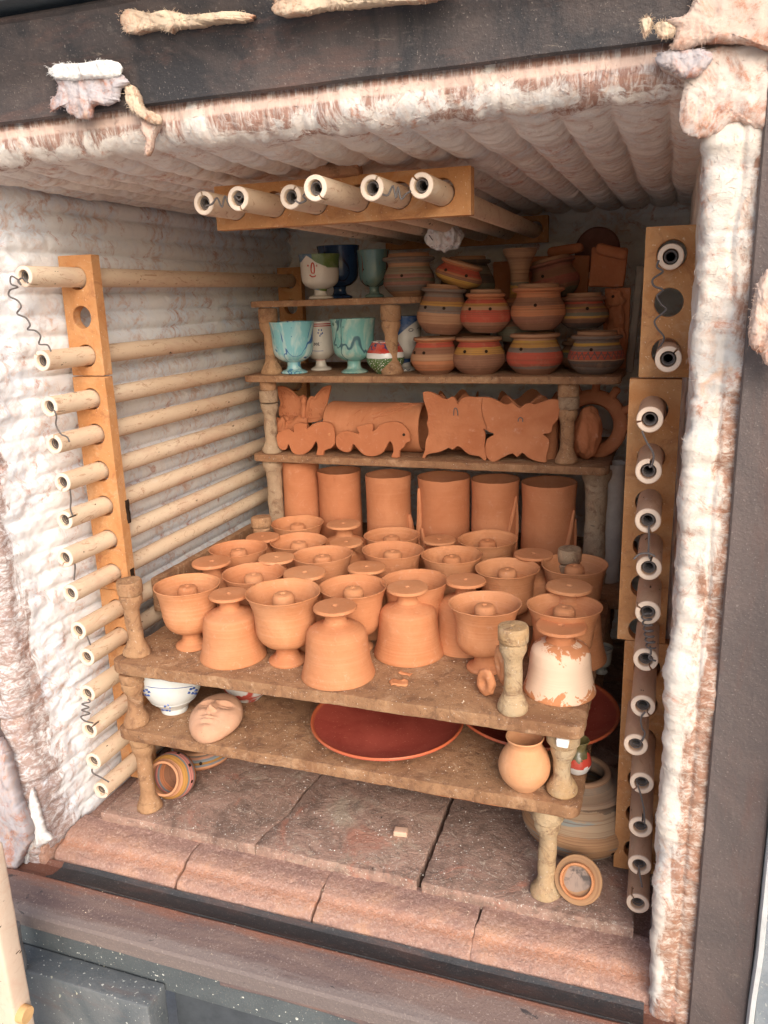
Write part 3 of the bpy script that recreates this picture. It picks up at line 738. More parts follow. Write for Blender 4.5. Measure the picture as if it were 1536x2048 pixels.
vrack(-1.043, 2.18, .62, 1.088, [1.05, .979, .908, .83, .757, .686], 'rear ochre rack on the left wall beside the painted cups')

def tube_mesh(L, ro=.0178, ri=.0108, slot=0.0, sl=.022, sw=.28, n=32, closed=False):
    V = []; F = []
    def ring(y, r):
        b = len(V)
        for k in range(n):
            a = 2 * PI * k / n + slot; V.append((math.cos(a) * r, y, math.sin(a) * r))
        return b
    ch = .0012
    ys = [0, sl] + list(np.linspace(sl, L, 8))[1:]
    O = [ring(0, ro - ch), ring(ch, ro)] + [ring(y, ro) for y in ys[1:]]
    I = [ring(0, ri + ch * .6), ring(ch, ri)] + [ring(y, ri) for y in ys[1:]]
    cut = 0 if closed else max(1, int(round(n * sw / (2 * PI))))
    for k in range(n):
        k2 = (k + 1) % n; skip = k < cut
        if not skip: F.append((O[0] + k, I[0] + k, I[0] + k2, O[0] + k2))
        for j in range(len(O) - 1):
            if skip and j < 2: continue
            F.append((O[j] + k, O[j] + k2, O[j + 1] + k2, O[j + 1] + k)); F.append((I[j] + k, I[j + 1] + k, I[j + 1] + k2, I[j] + k2))
        if skip: F.append((O[2] + k, I[2] + k, I[2] + k2, O[2] + k2))
        F.append((O[-1] + k, O[-1] + k2, I[-1] + k2, I[-1] + k))
    if cut:
        for k in (0, cut):
            for j in range(2):
                F.append((O[j] + k, O[j + 1] + k, I[j + 1] + k, I[j] + k))
    V = rough(V, .0004, 40, 2)
    me = mesh(V, F, True, 40)
    import bmesh
    bm = bmesh.new(); bm.from_mesh(me); bmesh.ops.recalc_face_normals(bm, faces=bm.faces); bm.to_mesh(me); bm.free()
    return me
def helix(r, pitch, turns, wr, n=14, y0=0, ax='y', jit=0):
    pts = []
    for k in range(int(turns * n) + 1):
        a = 2 * PI * k / n; rr = r * (1 + jit * math.sin(a * .37)); pts.append((rr * math.cos(a), y0 + pitch * k / n, rr * math.sin(a)))
    return tubepath(pts, wr, 5)
COIL = mesh(*helix(.0078, .0042, 9, .0011, y0=.004, jit=.08))
TM = {}
def tubemesh(L, ro, slot, closed):
    k = (round(L, 2), ro, round(slot, 1), closed)
    if k not in TM: TM[k] = tube_mesh(L, ro, .0108, slot, closed=closed)
    return TM[k]
ORD = ['first', 'second', 'third', 'fourth', 'fifth', 'sixth', 'seventh', 'eighth', 'ninth', 'tenth', 'eleventh', 'twelfth', 'thirteenth', 'fourteenth']
def tube(x, y, z, yend, label, slot, closed, group, mat, coil=True, ro=.0178, tilt=0):
    t = thing('element_tube', label, 'ceramic tube', (x, y, z), (tilt, 0, 0), group)
    obj('tube_shell', tubemesh(yend - y, ro, slot, closed), mat, t)
    if coil: obj('heating_coil', COIL, WIRE, t)
    return t
    return t
ly = [1.146, 1.161, 1.164, 1.163, 1.171, 1.163, 1.151, 1.152, 1.159, 1.172, 1.160, 1.152, 1.151, 1.161]
lslot = [5.3, 2.2, 5.6, 1.3, 4.4, .35, 4.2, 2.3, 4.6, .6, 5.2, .7, 5.4, 5.9]
for i, z in enumerate(LZ):
    tube(-1.045, ly[i], z, 2.20, f'cream ceramic tube along the left wall, {ORD[i]} from the top', lslot[i], i in (9,), 'cream tubes along the left wall', TUBE)
rslot = [2.2, .8, PI + .1, 1.3, 4.9, 1.3, 2.5, 5.2, 5.3, .8, 3.9, 1.3, 4.5, 2.1]
rx = [-.007, -.002, -.021, -.019, -.016, -.011, -.009, -.008, -.008, -.015, -.003, -.001, .001, .002]
for i, z in enumerate(RZ):
    y0 = 1.15
    if i == 0: y0 = 1.25
    if i == 1: y0 = 1.19
    tube(rx[i] + (.000 if i else 0), y0, z, 2.22, f'brown ceramic tube on the right wall, {ORD[i]} from the top', rslot[i], i in (0,), 'tubes stacked down the right wall', TUBER)
cy = [1.180, 1.158, 1.185, 1.112, 1.155, 1.170]
cs = [1.6, 4.9, .9, 5.2, .9, 2.2]
cn = ['leftmost', 'second from left', 'third from left, shorter', 'fourth from left, jutting out furthest', 'fifth from left', 'rightmost']
for i, x in enumerate(CXS):
    tube(x, cy[i], 1.150, 2.22, f'ceramic tube under the ceiling, {cn[i]}, mouth in the front rack', cs[i], False, 'ceramic tubes under the ceiling', TUBE)
tg = [(-.52, 1.117), (-.44, 1.12)]
# lower hanging tube pair behind the ceiling rack, one wrapped in wool
# connecting wires
def wire(pts, label, y=1.15, ys=None, r=.0015, sub=5):
    P = [at(px, py, 1, (ys[i] if ys else y)) for i, (px, py) in enumerate(pts)]
    P = crom(P, sub); c = np.array(P[0])
    o = obj('connecting_wire', mesh(*tubepath([p - c for p in P], r, 6)), WIRE, None, tuple(c))
    return tag(o, label, 'wire', 'heating wires between the tubes')
def coilwire(a, b, turns, rpx, label, y, r=.0014):
    n = 10; pts = []
    for k in range(int(turns * n) + 1):
        t = k / (turns * n); ang = 2 * PI * k / n
        A = at(*a, 1, y); B = at(*b, 1, y); d = B - A; L = np.linalg.norm(d); d = d / L
        u = np.cross(d, [0, 1, 0]); rr = size(rpx, A)
        pts.append(A + d * L * t + u * math.cos(ang) * rr + np.array([0, 1, 0]) * math.sin(ang) * rr)
    c = pts[0]; o = obj('connecting_wire', mesh(*tubepath([p - c for p in pts], r, 5)), WIRE, None, tuple(c))
    return tag(o, label, 'wire', 'heating wires between the tubes')
wire([(56, 566), (46, 556), (36, 562), (42, 570), (34, 558), (22, 553), (22, 568), (36, 574), (20, 580), (18, 592), (35, 601), (42, 614), (34, 627), (52, 636), (60, 650), (55, 659), (70, 661), (81, 672), (78, 688), (95, 690), (102, 703)],
     'long wavy dark wire hanging from the topmost left tube', 1.135)
wire([(108, 820), (113, 833), (112, 850), (122, 868), (134, 874), (139, 884)], 'short dark wire linking the third and fourth left tubes', 1.15)
wire([(140, 978), (142, 1000), (141, 1018), (146, 1032)], 'straight dark wire under the fifth left tube', 1.16)
wire([(150, 1128), (150, 1140), (148, 1160)], 'short dark wire under the seventh left tube', 1.16)
wire([(174, 1272), (178, 1282), (181, 1290)], 'tiny dark wire under the ninth left tube', 1.15)
wire([(176, 1398), (180, 1404), (164, 1408), (178, 1415), (163, 1420), (180, 1427), (162, 1433), (170, 1442), (186, 1446)], 'zigzag wire spring by the eleventh left tube', 1.145)
wire([(184, 1538), (186, 1546), (204, 1556), (218, 1564)], 'thin wire near the lowest left tubes', 1.14)
wire([(411, 412), (424, 408), (434, 396), (444, 414), (450, 392), (460, 412), (468, 392), (478, 400), (484, 392), (474, 390)], 'squiggly wire between the two leftmost ceiling tubes', 1.165)
wire([(590, 400), (600, 406), (612, 400), (606, 392), (616, 386), (622, 400), (632, 392), (628, 384), (640, 386), (652, 388)], 'tangled wire between the third and fourth ceiling tubes', 1.13)
wire([(764, 388), (776, 390), (786, 372), (792, 396), (796, 374), (802, 398), (812, 388), (822, 382)], 'curly wire between the two rightmost ceiling tubes', 1.16)
wire([(1318, 520), (1314, 534), (1326, 543), (1306, 558), (1308, 572), (1326, 580), (1314, 592), (1322, 608), (1332, 620), (1310, 640), (1314, 656), (1328, 674), (1322, 690), (1316, 698)], 'wavy wire running down the topmost right rack', 1.24)
wire([(1284, 862), (1294, 885), (1307, 908), (1304, 930), (1298, 934)], 'dark wire between the third and fourth right tubes', 1.143)
wire([(1298, 1050), (1298, 1075), (1297, 1104), (1300, 1118)], 'straight wire between the fifth and sixth right tubes', 1.143)
wire([(1268, 1118), (1280, 1108), (1298, 1107), (1310, 1113)], 'bent wire lying across the sixth right tube', 1.135)
coilwire((1292, 1228), (1302, 1296), 6, 9, 'wire spring hanging below the seventh right tube', 1.145)
wire([(1300, 1292), (1302, 1306), (1298, 1316), (1312, 1322)], 'wire end entering the eighth right tube', 1.142)
wire([(1290, 1424), (1282, 1436), (1284, 1456), (1290, 1466), (1284, 1482)], 'kinked wire between the ninth and tenth right tubes', 1.142)
wire([(1274, 1566), (1281, 1588), (1288, 1620), (1289, 1646)], 'long thin wire below the eleventh right tube', 1.14)
wire([(1277, 1730), (1280, 1750), (1284, 1774)], 'short wire between the two lowest right tubes', 1.142)

# ------------------------------------------------------------------ kiln shelves
def rrect(x0, x1, y0, y1, r, k=5):
    P = []
    for cx_, cy_, a0 in ((x1 - r, y0 + r, -PI / 2), (x1 - r, y1 - r, 0), (x0 + r, y1 - r, PI / 2), (x0 + r, y0 + r, PI)):
        for i in range(k + 1):
            a = a0 + PI / 2 * i / k; P.append((cx_ + r * math.cos(a), cy_ + r * math.sin(a)))
    return P
def shelf(x0, x1, y0, y1, ztop, th, label, seed, r=.02):
    me = slab(rrect(x0, x1, y0, y1, r), ztop - th, ztop, seed, .0016)
    o = obj('kiln_shelf', me, SHELF); return tag(o, label, 'kiln shelf', 'kiln shelves')
shelf(-.982, -.094, 1.160, 1.715, .340, .024, 'large front kiln shelf carrying the goblets', 31)
shelf(-.985, -.055, 1.735, 2.20, .340, .024, 'rear kiln shelf on which the tall vases stand', 32)
shelf(-.986, -.096, 1.160, 1.70, .197, .024, 'low front kiln shelf carrying the face mask and red plates', 33)
shelf(-.985, -.10, 1.735, 2.18, .197, .024, 'low rear kiln shelf in the shade behind the red plates', 36)
shelf(-.978, -.112, 1.765, 2.16, .628, .018, 'kiln shelf carrying the butterflies and seahorses', 34)
shelf(-.988, -.096, 1.765, 2.16, .823, .016, 'kiln shelf carrying the striped pots', 35)
shelf(-.968, -.545, 1.785, 2.14, .998, .015, 'small topmost kiln shelf carrying the painted goblets', 37)
o = obj('shelf_offcut', mesh(*gridbox(-1.024, -1.006, 1.37, 1.86, .355, .432, .02, .004, .001, 40, 4)), SHELF, None)
tag(o, 'long brown shelf offcut standing on edge beside the left tubes', 'kiln shelf')

# ------------------------------------------------------------------ posts
def post_mesh(h, r=.0155, top=True, seed=0, base=.026, head=.022):
    p = [(0, 0), (base * .9, 0), (base, .003), (base, .009), (r * 1.25, .024), (r, .034)]
    if top: p += [(r * .97, h - .030), (r * 1.15, h - .022), (head, h - .012), (head, h - .002), (head * .92, h), (0, h)]
    else: p += [(r * .97, h - .002), (r * .9, h), (0, h)]
    q = []
    for a, b in zip(p, p[1:]):
        n = max(1, int(math.dist(a, b) / .006))
        for k in range(n): q.append((a[0] + (b[0] - a[0]) * k / n, a[1] + (b[1] - a[1]) * k / n))
    q.append(p[-1]); me = lathe(q, 22, .0022, seed); return me
def post(x, y, z0, h, label, seed, mat=None, rz=0, **k):
    o = obj('kiln_post', post_mesh(h, seed=seed, **k), mat or POST, None, (x, y, z0), (0, 0, rz))
    return tag(o, label, 'kiln post', 'clay kiln posts')
def cap(x, y, z0, h, r, label, seed, mat=None):
    p = [(0, 0), (r * .9, 0), (r, .003), (r * 1.02, h * .5), (r, h - .003), (r * .93, h), (.004, h), (.003, h - .004), (0, h - .004)]
    me = lathe(p, 24, .0018, seed + 50)
    o = obj('spacer_disc', me, mat or POST, None, (x, y, z0)); return tag(o, label, 'spacer', 'stubby spacers on the posts')
def pxp(px, py, z): return at(px, py, 2, z)
P = pxp(275, 1308, .34); post(P[0], P[1], .34, .125, 'post at the front left corner of the goblet shelf', 1); cap(P[0], P[1], .466, .027, .0245, 'spacer on top of the front left goblet shelf post', 1)
P = pxp(1025, 1420, .34); PM = m_shelf('mottled_post', (.48, .30, .15), (.52, .40, .26), .8)
post(P[0], P[1], .34, .120, 'pale post at the front right of the goblet shelf', 2, PM); cap(P[0], P[1], .461, .028, .0245, 'grey mottled spacer on the front right goblet shelf post', 2, PM)
P = at(522, 1040, 1, 1.68); post(P[0], P[1], .34, .125, 'post at the rear left of the goblet shelf', 3); cap(P[0], P[1], .466, .027, .024, 'spacer on the post at the rear left of the goblets', 3)
P = at(1140, 1083, 1, 1.62); post(P[0], P[1], .34, .115, 'post at the rear right of the goblet shelf', 4, POSTG); cap(P[0], P[1], .456, .030, .024, 'rounded spacer at the rear right in front of the tall vases', 4, POSTG)
# between the two front shelves
post(-.957, 1.190, .197, .090, 'post between the two front shelves at the left', 5); cap(-.957, 1.190, .2875, .020, .0245, 'spacer under the left corner of the goblet shelf', 5)
o = obj('clay_chip', mesh(*gridbox(-.012, .012, -.012, .012, 0, .0075, .006, .002, .0004, 50, 1)), TERRA, None, (-.965, 1.186, .3078)); tag(o, 'small orange clay chip wedged under the left corner of the goblet shelf', 'clay chip')
post(-.128, 1.196, .197, .090, 'ochre post between the two front shelves at the right', 6, PM); cap(-.128, 1.196, .2875, .0275, .0265, 'speckled spacer under the right corner of the goblet shelf', 6, PM)
o = obj('plaster_chip', mesh(*gridbox(-.010, .010, -.006, .006, 0, .014, .005, .003, .001, 50, 2)), m_flat('white_plaster', (.75, .73, .70), .8, .3), None, (-.126, 1.166, .300)); tag(o, 'white plaster chip stuck on the right post under the goblet shelf', 'chip')
post(-.955, 1.195, .0, .150, 'tall post on the floor at the left, beside the lying pot', 7, base=.026); cap(-.955, 1.195, .1505, .022, .025, 'spacer under the left corner of the low shelf', 7)
post(-.148, 1.190, .0, .145, 'pale post on the floor at the right, beside the lid', 8, PM, base=.028); cap(-.148, 1.190, .1455, .027, .0255, 'spacer under the right corner of the low shelf', 8, PM)
# rear stack
post(-.935, 1.80, .34, .269, 'thick pale post at the left of the tall vases', 9, POSTG, r=.020, base=.024, head=.026)
post(-.140, 1.83, .34, .269, 'thick grey post at the right of the tall vases', 10, POSTG, r=.025, base=.028, head=.033)
post(-.935, 1.80, .628, .125, 'post to the left of the butterfly ornament', 11, POSTG); cap(-.935, 1.80, .7535, .030, .022, 'cracked spacer above the post by the butterfly ornament', 11, POSTG); cap(-.935, 1.80, .784, .022, .020, 'upper spacer under the left end of the pot shelf', 12)
post(-.205, 1.80, .628, .120, 'post to the right of the butterfly plaques', 13); cap(-.205, 1.80, .7485, .028, .0235, 'round spacer over the right butterfly post', 14, POSTG); cap(-.205, 1.80, .777, .029, .0225, 'upper spacer under the right end of the pot shelf', 15)
post(-.930, 1.815, .823, .125, 'post left of the light blue goblet', 16); cap(-.930, 1.815, .9485, .033, .023, 'spacer with glaze drops under the topmost shelf at the left', 17)
post(-.615, 1.815, .823, .122, 'post in front of the small red, white and green vase', 18); cap(-.615, 1.815, .9455, .036, .023, 'square brown spacer under the right end of the topmost shelf', 19)
post(-.93, 2.10, .197, .118, 'dim rear post under the vase shelf at the left', 20); post(-.20, 2.10, .197, .118, 'dim rear post under the vase shelf at the right', 21)
post(-.93, 1.64, .197, .118, 'post under the rear left of the goblet shelf', 22); post(-.14, 1.66, .197, .118, 'post under the rear right of the goblet shelf', 23)
post(-.93, 1.62, .0, .172, 'floor post under the rear left of the low shelf', 24); post(-.14, 1.66, .0, .172, 'floor post under the rear right of the low shelf', 25)
post(-.93, 1.80, .0, .172, 'far floor post at the left', 26); post(-.20, 1.80, .0, .172, 'far floor post at the right', 27)
post(-.11, 1.80, .197, .118, 'brown post in the shade below the grey cylinder', 28)

# ------------------------------------------------------------------ goblets (candle holders)
H = .139
bowl_p = smoothprof([(.0185, .033), (.030, .037), (.045, .046), (.054, .062), (.0575, .085), (.060, .108), (.065, .128), (.0685, .1375)], 4) + \
    [(.0695, .139), (.0690, .1402), (.0672, .1400)] + smoothprof([(.0655, .137), (.061, .118), (.0555, .085), (.047, .058), (.032, .048), (.0215, .047)], 4)
knob_p = [(.0215, .045), (.0212, .075), (.0212, .120), (.0205, .129), (.0170, .1345), (.0120, .1362), (.006, .1355), (.004, .133), (0, .132)]
ped_p = [(0, 0), (.033, 0), (.0355, .0015), (.036, .0045), (.034, .0075)] + smoothprof([(.030, .009), (.0235, .014), (.0205, .022), (.0200, .030), (.0215, .0345)], 4)
BOWL = lathe(bowl_p, 56, .0007, 1); KNOB = lathe(knob_p, 28, .0005, 2); PED = lathe(ped_p, 40, .0005, 3)
bell_p = [(.063, .004), (.0665, 0), (.0693, .0008), (.0697, .003)] + smoothprof([(.0690, .006), (.0635, .026), (.0595, .050), (.0575, .074), (.0535, .090), (.043, .0985), (.030, .104), (.0225, .108)], 4)
neck_p = smoothprof([(.0240, .1065), (.0205, .112), (.0195, .120), (.0225, .127), (.031, .1305)], 4) + [(.0385, .1315), (.0405, .1335), (.0405, .1365), (.0390, .1388), (.0345, .1392), (.0055, .1385), (.0045, .1370), (.0040, .120), (0, .119)]
def vary(prof, k):
    f = {1: lambda r, z: r * (1 + .05 * math.sin(z * 45) * (z > .03)), 2: lambda r, z: r * (1 - .04 * math.sin((z - .03) * 28) * (z > .03))}[k]
    return [(f(r, z), z) for r, z in prof]
BOWLS = [BOWL, lathe(vary(bowl_p, 1), 56, .0011, 11), lathe(vary(bowl_p, 2), 56, .0010, 12)]
def grooved():
    me = lathe(bowl_p, 96, .0006, 13)
    for v in me.vertices:
        x, y, z = v.co; r = math.hypot(x, y)
        if .05 < z < .125 and r > .045 + (z - .05) * .1:
            a = math.atan2(y, x); d = -.0014 * max(0, math.sin(a * 24 + z * 120)); v.co.x *= 1 + d / r; v.co.y *= 1 + d / r
    return me
GROOVED = grooved()
for me_ in BOWLS[1:] + [GROOVED]: me_.materials.append(TERRA)
BELL = lathe(bell_p, 56, .0007, 4); NECK = lathe(neck_p, 44, .0005, 5)
def copytree(o, loc, rz, s, label):
    r = o.copy(); sc.collection.objects.link(r); r.location = loc; r.rotation_euler = (0, 0, rz); r.scale = s; r['label'] = label
    for c in list(o.children):
        d = c.copy(); sc.collection.objects.link(d); d.parent = r
    return r
G = 'upright terracotta goblets with a central candle cup'; GI = 'terracotta goblets standing upside down'
U = [((374, 1169, 134), 'front left upright goblet nearest the left post'), ((567, 1183, 151), 'large upright goblet at the front, between two upside-down ones'),
     ((707, 1170, 139), 'upright goblet right behind the foremost upside-down goblet'), ((829.5, 1158, 124), 'upright goblet half hidden behind the upside-down goblet in the front centre'),
     ((970, 1204, 145), 'upright goblet just left of the pale front right post'), ((1128, 1211, 148), 'upright goblet right behind the whitish upside-down one'),
     ((1150, 1129, 133), 'rightmost upright goblet, next to the grey cylinder'), ((1017, 1134, 132), 'upright goblet left of the rightmost one, with a rim ridge'),
     ((507, 1145, 129), 'upright goblet in the second row behind the front left pair'), ((647, 1111, 118), 'upright goblet with a low inner cup in the third row'),
     ((905, 1112, 125), 'upright goblet with a ribbed body in the third row, centre right'), ((783, 1100, 125), 'upright goblet with slanting grooves in the centre'),
     ((476, 1098, 120), 'upright goblet at the left edge of the third row'), ((597, 1079, 112), 'upright goblet in the fourth row, left of centre'),
     ((596, 1047, 106), 'rearmost upright goblet, in front of the leftmost vases'), ((784, 1067, 108), 'upright goblet in front of the third tall vase'),
     ((977, 1079, 122), 'upright goblet in front of the fifth tall vase')]
I = [((457, 1187, 80), 'upside-down goblet at the front left between two upright ones'), ((670, 1211, 89), 'foremost upside-down goblet at the shelf edge'),
     ((815, 1174, 84), 'upside-down goblet at the front centre'), ((932, 1160, 82), 'upside-down goblet half hidden left of the front right upright one'),
     ((1138, 1171, 90), 'upside-down goblet squeezed between the two rightmost upright ones'), ((1116, 1267, 104), 'whitish slip-covered upside-down goblet at the right front'),
     ((423, 1122, 79), 'upside-down goblet behind the front left upright one'), ((609, 1141, 85), 'upside-down goblet behind the large front upright one'),
     ((553, 1113, 74), 'upside-down goblet in the middle left of the third row'), ((525, 1070, 68), 'upside-down goblet by the rear left post'),
     ((687, 1046, 68), 'rearmost upside-down goblet, in front of the second vase'), ((692, 1082, 69), 'upside-down goblet in front of the rearmost upside-down one'),
     ((733, 1132, 78), 'upside-down goblet behind the second row centre'), ((879, 1079, 68), 'upside-down goblet in front of the fourth vase'),
     ((1067, 1105, 77), 'upside-down goblet in front of the sixth vase')]
g0 = thing('goblet', '', 'goblet', group=G); obj('bowl', BOWL, TERRA, g0); obj('candle_cup', KNOB, TERRA, g0); obj('pedestal', PED, TERRA, g0)
i0 = thing('inverted_goblet', '', 'goblet', group=GI); obj('bowl', BELL, TERRA, i0); obj('pedestal', NECK, TERRA, i0)
rr = random.Random(3); GP = []
for k, ((px, py, wd), lab) in enumerate(U):
    P = at(px, py, 2, .340 + H); d = size(wd, P); s = min(1.03, max(.93, d / .139))
    P = at(px, py, 2, .3402 + H * s); GP.append((P, s, lab))
    if k == 0:
        g0.location = (P[0], P[1], .3402); g0['label'] = lab; g0.scale = (s, s, s)
    else:
      gq = copytree(g0, (P[0], P[1], .3402), rr.uniform(0, 6), (s * rr.uniform(.98, 1.02), s * rr.uniform(.98, 1.02), s * rr.uniform(.975, 1.02)), lab)
      gq.rotation_euler.x = rr.uniform(-.02, .02); gq.rotation_euler.y = rr.uniform(-.02, .02)
      gq.children[0].data = GROOVED if k in (10, 11) else BOWLS[k % 3]
SLIP = None
for k, ((px, py, wd), lab) in enumerate(I):
    P = at(px, py, 2, .340 + .139); s = min(1.03, max(.92, size(wd, P) / .081)); P = at(px, py, 2, .3402 + .1388 * s)
    if k == 0:
        i0.location = (P[0], P[1], .3402); i0['label'] = lab; i0.scale = (s, s, s)
    elif k != 5: copytree(i0, (P[0], P[1], .3402), rr.uniform(0, 6), (s * rr.uniform(.98, 1.02), s * rr.uniform(.98, 1.02), s * rr.uniform(.975, 1.02)), lab)
    else:
        m = M('white_slip', .75, .25); x, y, z = m.sep(m.gen)
        e = m.math('ADD', m.math('MULTIPLY', m.math('SUBTRACT', m.noise((26, 26, 26), 5, .65, .8), .5), 3), m.math('MULTIPLY', m.math('ABSOLUTE', m.math('SUBTRACT', z, .52)), -1.5))
        c = m.mix(m.ramp(m.math('ADD', e, .62), .0, .08), (.56, .24, .11), (.78, .57, .42)); m.bump(m.noise((2, 2, 300), 3, .6), .0014, .7)
        P = at(1117, 1386, 2, .34); s = .88
        t = thing('inverted_goblet', lab, 'goblet', (P[0], P[1] + .012, .3402), group=GI); t.scale = (s, s, .86)
        obj('bowl', BELL.copy(), None, t); t.children[0].data.materials.clear(); t.children[0].data.materials.append(m.done(c)); obj('pedestal', NECK, TERRA, t).scale = (1.2, 1.2, 1)
for a in range(len(GP)):
    for b in range(a):
        if math.dist(GP[a][0][:2], GP[b][0][:2]) < .125: print('CLOSE', GP[a][2], '|', GP[b][2], round(math.dist(GP[a][0][:2], GP[b][0][:2]), 3))

# ------------------------------------------------------------------ tall vases behind the goblets
def by(px, pyt, wpx, y):
    P = at(px, pyt, 1, y); return P, size(wpx, P) / 2
def vase_mesh(R_, h, seed, flare=.02):
    p = [(0, 0), (R_ * .96, 0), (R_ * 1.0, .004)] + smoothprof([(R_, .01), (R_ * .985, h * .4), (R_ * .97, h * .8), (R_ * (.98 + flare), h - .003)], 6) + \
        [(R_ * (.975 + flare), h), (R_ * (.95 + flare), h - .001), (R_ * .91, h - .02), (R_ * .90, h * .4), (R_ * .88, .01), (0, .01)]
    return lathe(p, 56, .0012, seed)
def relief_leaf(R_, h, a0, pts, w_, th=.004):
    """raised leaf pressed onto a vase: fat ridge following pts (angle offset, height fraction)"""
    P = [(math.cos(a0 + a) * (R_ + th * .3), math.sin(a0 + a) * (R_ + th * .3), z * h) for a, z in pts]
    P = crom(P, 5); n = len(P); rad = [w_ * math.sin(PI * (.08 + .84 * i / (n - 1))) ** .7 for i in range(n)]
    return tubepath(P, rad, 8)
vz = [(600, 925, 76, 1.84, 'leftmost tall vase, its rim hidden by the shelf above'), (678, 940, 88, 1.84, 'second tall vase, plain, with an uneven rim'),
      (776, 948, 93, 1.83, 'third tall vase with a leaf relief on its right side'), (888, 952, 106, 1.83, 'fourth tall vase with a drapery relief on its left side'),
      (990, 957, 96, 1.83, 'fifth tall vase with a pointed leaf relief'), (1098, 963, 110, 1.83, 'sixth tall vase, rightmost, with a lens shaped leaf relief')]
for k, (px, py, wd, y, lab) in enumerate(vz):
    P, R_ = by(px, py, wd, y); h = (P[2] - .3402) if k else .262
    t = thing('tall_vase', lab, 'vase', (P[0], P[1], .3402), group='tall terracotta vases')
    obj('body', vase_mesh(R_, h, 60 + k), TERRA2, t)
    if k == 2: obj('leaf_relief', mesh(*relief_leaf(R_, h, -.35, [(0, .05), (.1, .25), (.2, .45), (.1, .6)], .010)), TERRA2, t)
    if k == 3: obj('drapery_relief', mesh(*join([relief_leaf(R_, h, -2.5, [(0, .9), (.05, .6), (-.05, .4), (.12, .15)], .008), relief_leaf(R_, h, -2.3, [(0, .5), (.1, .35), (.0, .2)], .006), relief_leaf(R_, h, -2.2, [(0, .32), (.1, .18), (.25, .10)], .007)])), TERRA2, t)
    if k == 4: obj('leaf_relief', mesh(*join([relief_leaf(R_, h, -.7, [(.35, .85), (.1, .65), (-.25, .35), (-.3, .05)], .005), relief_leaf(R_, h, -.7, [(.35, .85), (.45, .5), (.2, .1)], .004)])), TERRA2, t)
    if k == 5: obj('leaf_relief', mesh(*join([relief_leaf(R_, h, -.7, [(.35, .75), (.05, .45), (-.3, .15), (-.4, .02)], .006), relief_leaf(R_, h, -.45, [(.3, .65), (.3, .35), (.1, .1)], .004)])), TERRA2, t)
P, R_ = by(1226, 925, 52, 1.86)
t = obj('grey_cylinder', vase_mesh(R_, P[2] - .3405, 70, 0), m_flat('unglazed_grey', (.34, .29, .25), .85, .2, .4), None, (P[0], P[1], .3405)); tag(t, 'tall smooth grey cylinder at the right, behind the rightmost goblet', 'vase')

# ------------------------------------------------------------------ outlines cut from clay sheet
def plaque(name, pts, y, th, mat, label, cat, holes=(), group=None, bev=.0015, lean=0, sm=2):
    P = [at(px, py, 1, y) for px, py in pts]
    P = crom(P + [P[0]], sm)[:-1]; zmin = min(p[2] for p in P); c = np.array([sum(p[0] for p in P) / len(P), y, zmin])
    Q = [(p[0] - c[0], p[2] - c[2]) for p in P]
    ar = sum(a[0] * b[1] - b[0] * a[1] for a, b in zip(Q, Q[1:] + Q[:1]))
    if ar < 0: Q = Q[::-1]
    k = len(Q); V = []; F = []
    def off(i, d):
        a = Q[i - 1]; b = Q[(i + 1) % k]; tx, tz = b[0] - a[0], b[1] - a[1]; L = math.hypot(tx, tz) or 1
        return (Q[i][0] - tz / L * d, Q[i][1] + tx / L * d)
    lay = [(-th / 2, bev), (-th / 2 + bev, 0), (th / 2 - bev, 0), (th / 2, bev)]
    for yy, d in lay:
        for i in range(k):
            q = off(i, d); V.append((q[0], yy, q[1]))
    for r in range(3):
        for i in range(k):
            j = (i + 1) % k; F.append((r * k + i, r * k + j, (r + 1) * k + j, (r + 1) * k + i))
    F.append(tuple(range(k))); F.append(tuple(3 * k + i for i in range(k))[::-1])
    me = mesh(rough(V, .0008, 40, len(pts)), F, True, 30)
    o = obj(name, me, mat, None, tuple(c), (lean, 0, 0)); return tag(o, label, cat, group), c
def boxpart(name, parent, x0, x1, y0, y1, z0, z1, mat, rad=.002, amp=.0006):
    return obj(name, mesh(*gridbox(x0, x1, y0, y1, z0, z1, .008, rad, amp, 50, 1)), mat, parent)
def c6(l, x0=480, y0=740, s=3.84): return [(x0 + a / s, y0 + b / s) for a, b in l]
def c7(l): return c6(l, 840, 740, 3.491)
sea2 = c6([(738, 540), (745, 500), (790, 470), (850, 468), (900, 485), (918, 480), (898, 445), (905, 430), (945, 420), (975, 410), (1015, 408), (1028, 430), (1022, 470), (1045, 455), (1075, 420), (1120, 400), (1190, 392), (1235, 402), (1265, 425), (1290, 455), (1305, 490), (1305, 515), (1312, 545), (1275, 560), (1262, 590), (1228, 620), (1228, 668), (1180, 672), (1165, 660), (1180, 625), (1172, 570), (1155, 545), (1138, 570), (1110, 625), (1060, 655), (1010, 664), (960, 655), (915, 615), (880, 570), (865, 585), (855, 620), (820, 632), (775, 615), (745, 580)])
o, c = plaque('seahorse_plaque', sea2, 1.785, .010, TERRA3, 'right clay seahorse cut-out with a pierced eye, in front of the lying cylinder', 'ornament', group='clay seahorse cut-outs')
def dot(parent, px, py, y, c, r, mat=DARKHOLE, name='pierced_hole_shade', d=.0006):
    P = at(px, py, 1, y); return obj(name, lathe([(0, -d), (r, -d), (r, d), (0, d)], 14), mat, parent, tuple(np.array(P) - c), (PI / 2, 0, 0))  # dark disc on the surface, the shade of a hole put into its colour
dot(o, 480 + 1258 / 3.84, 740 + 497 / 3.84, 1.7798, c, .0035)
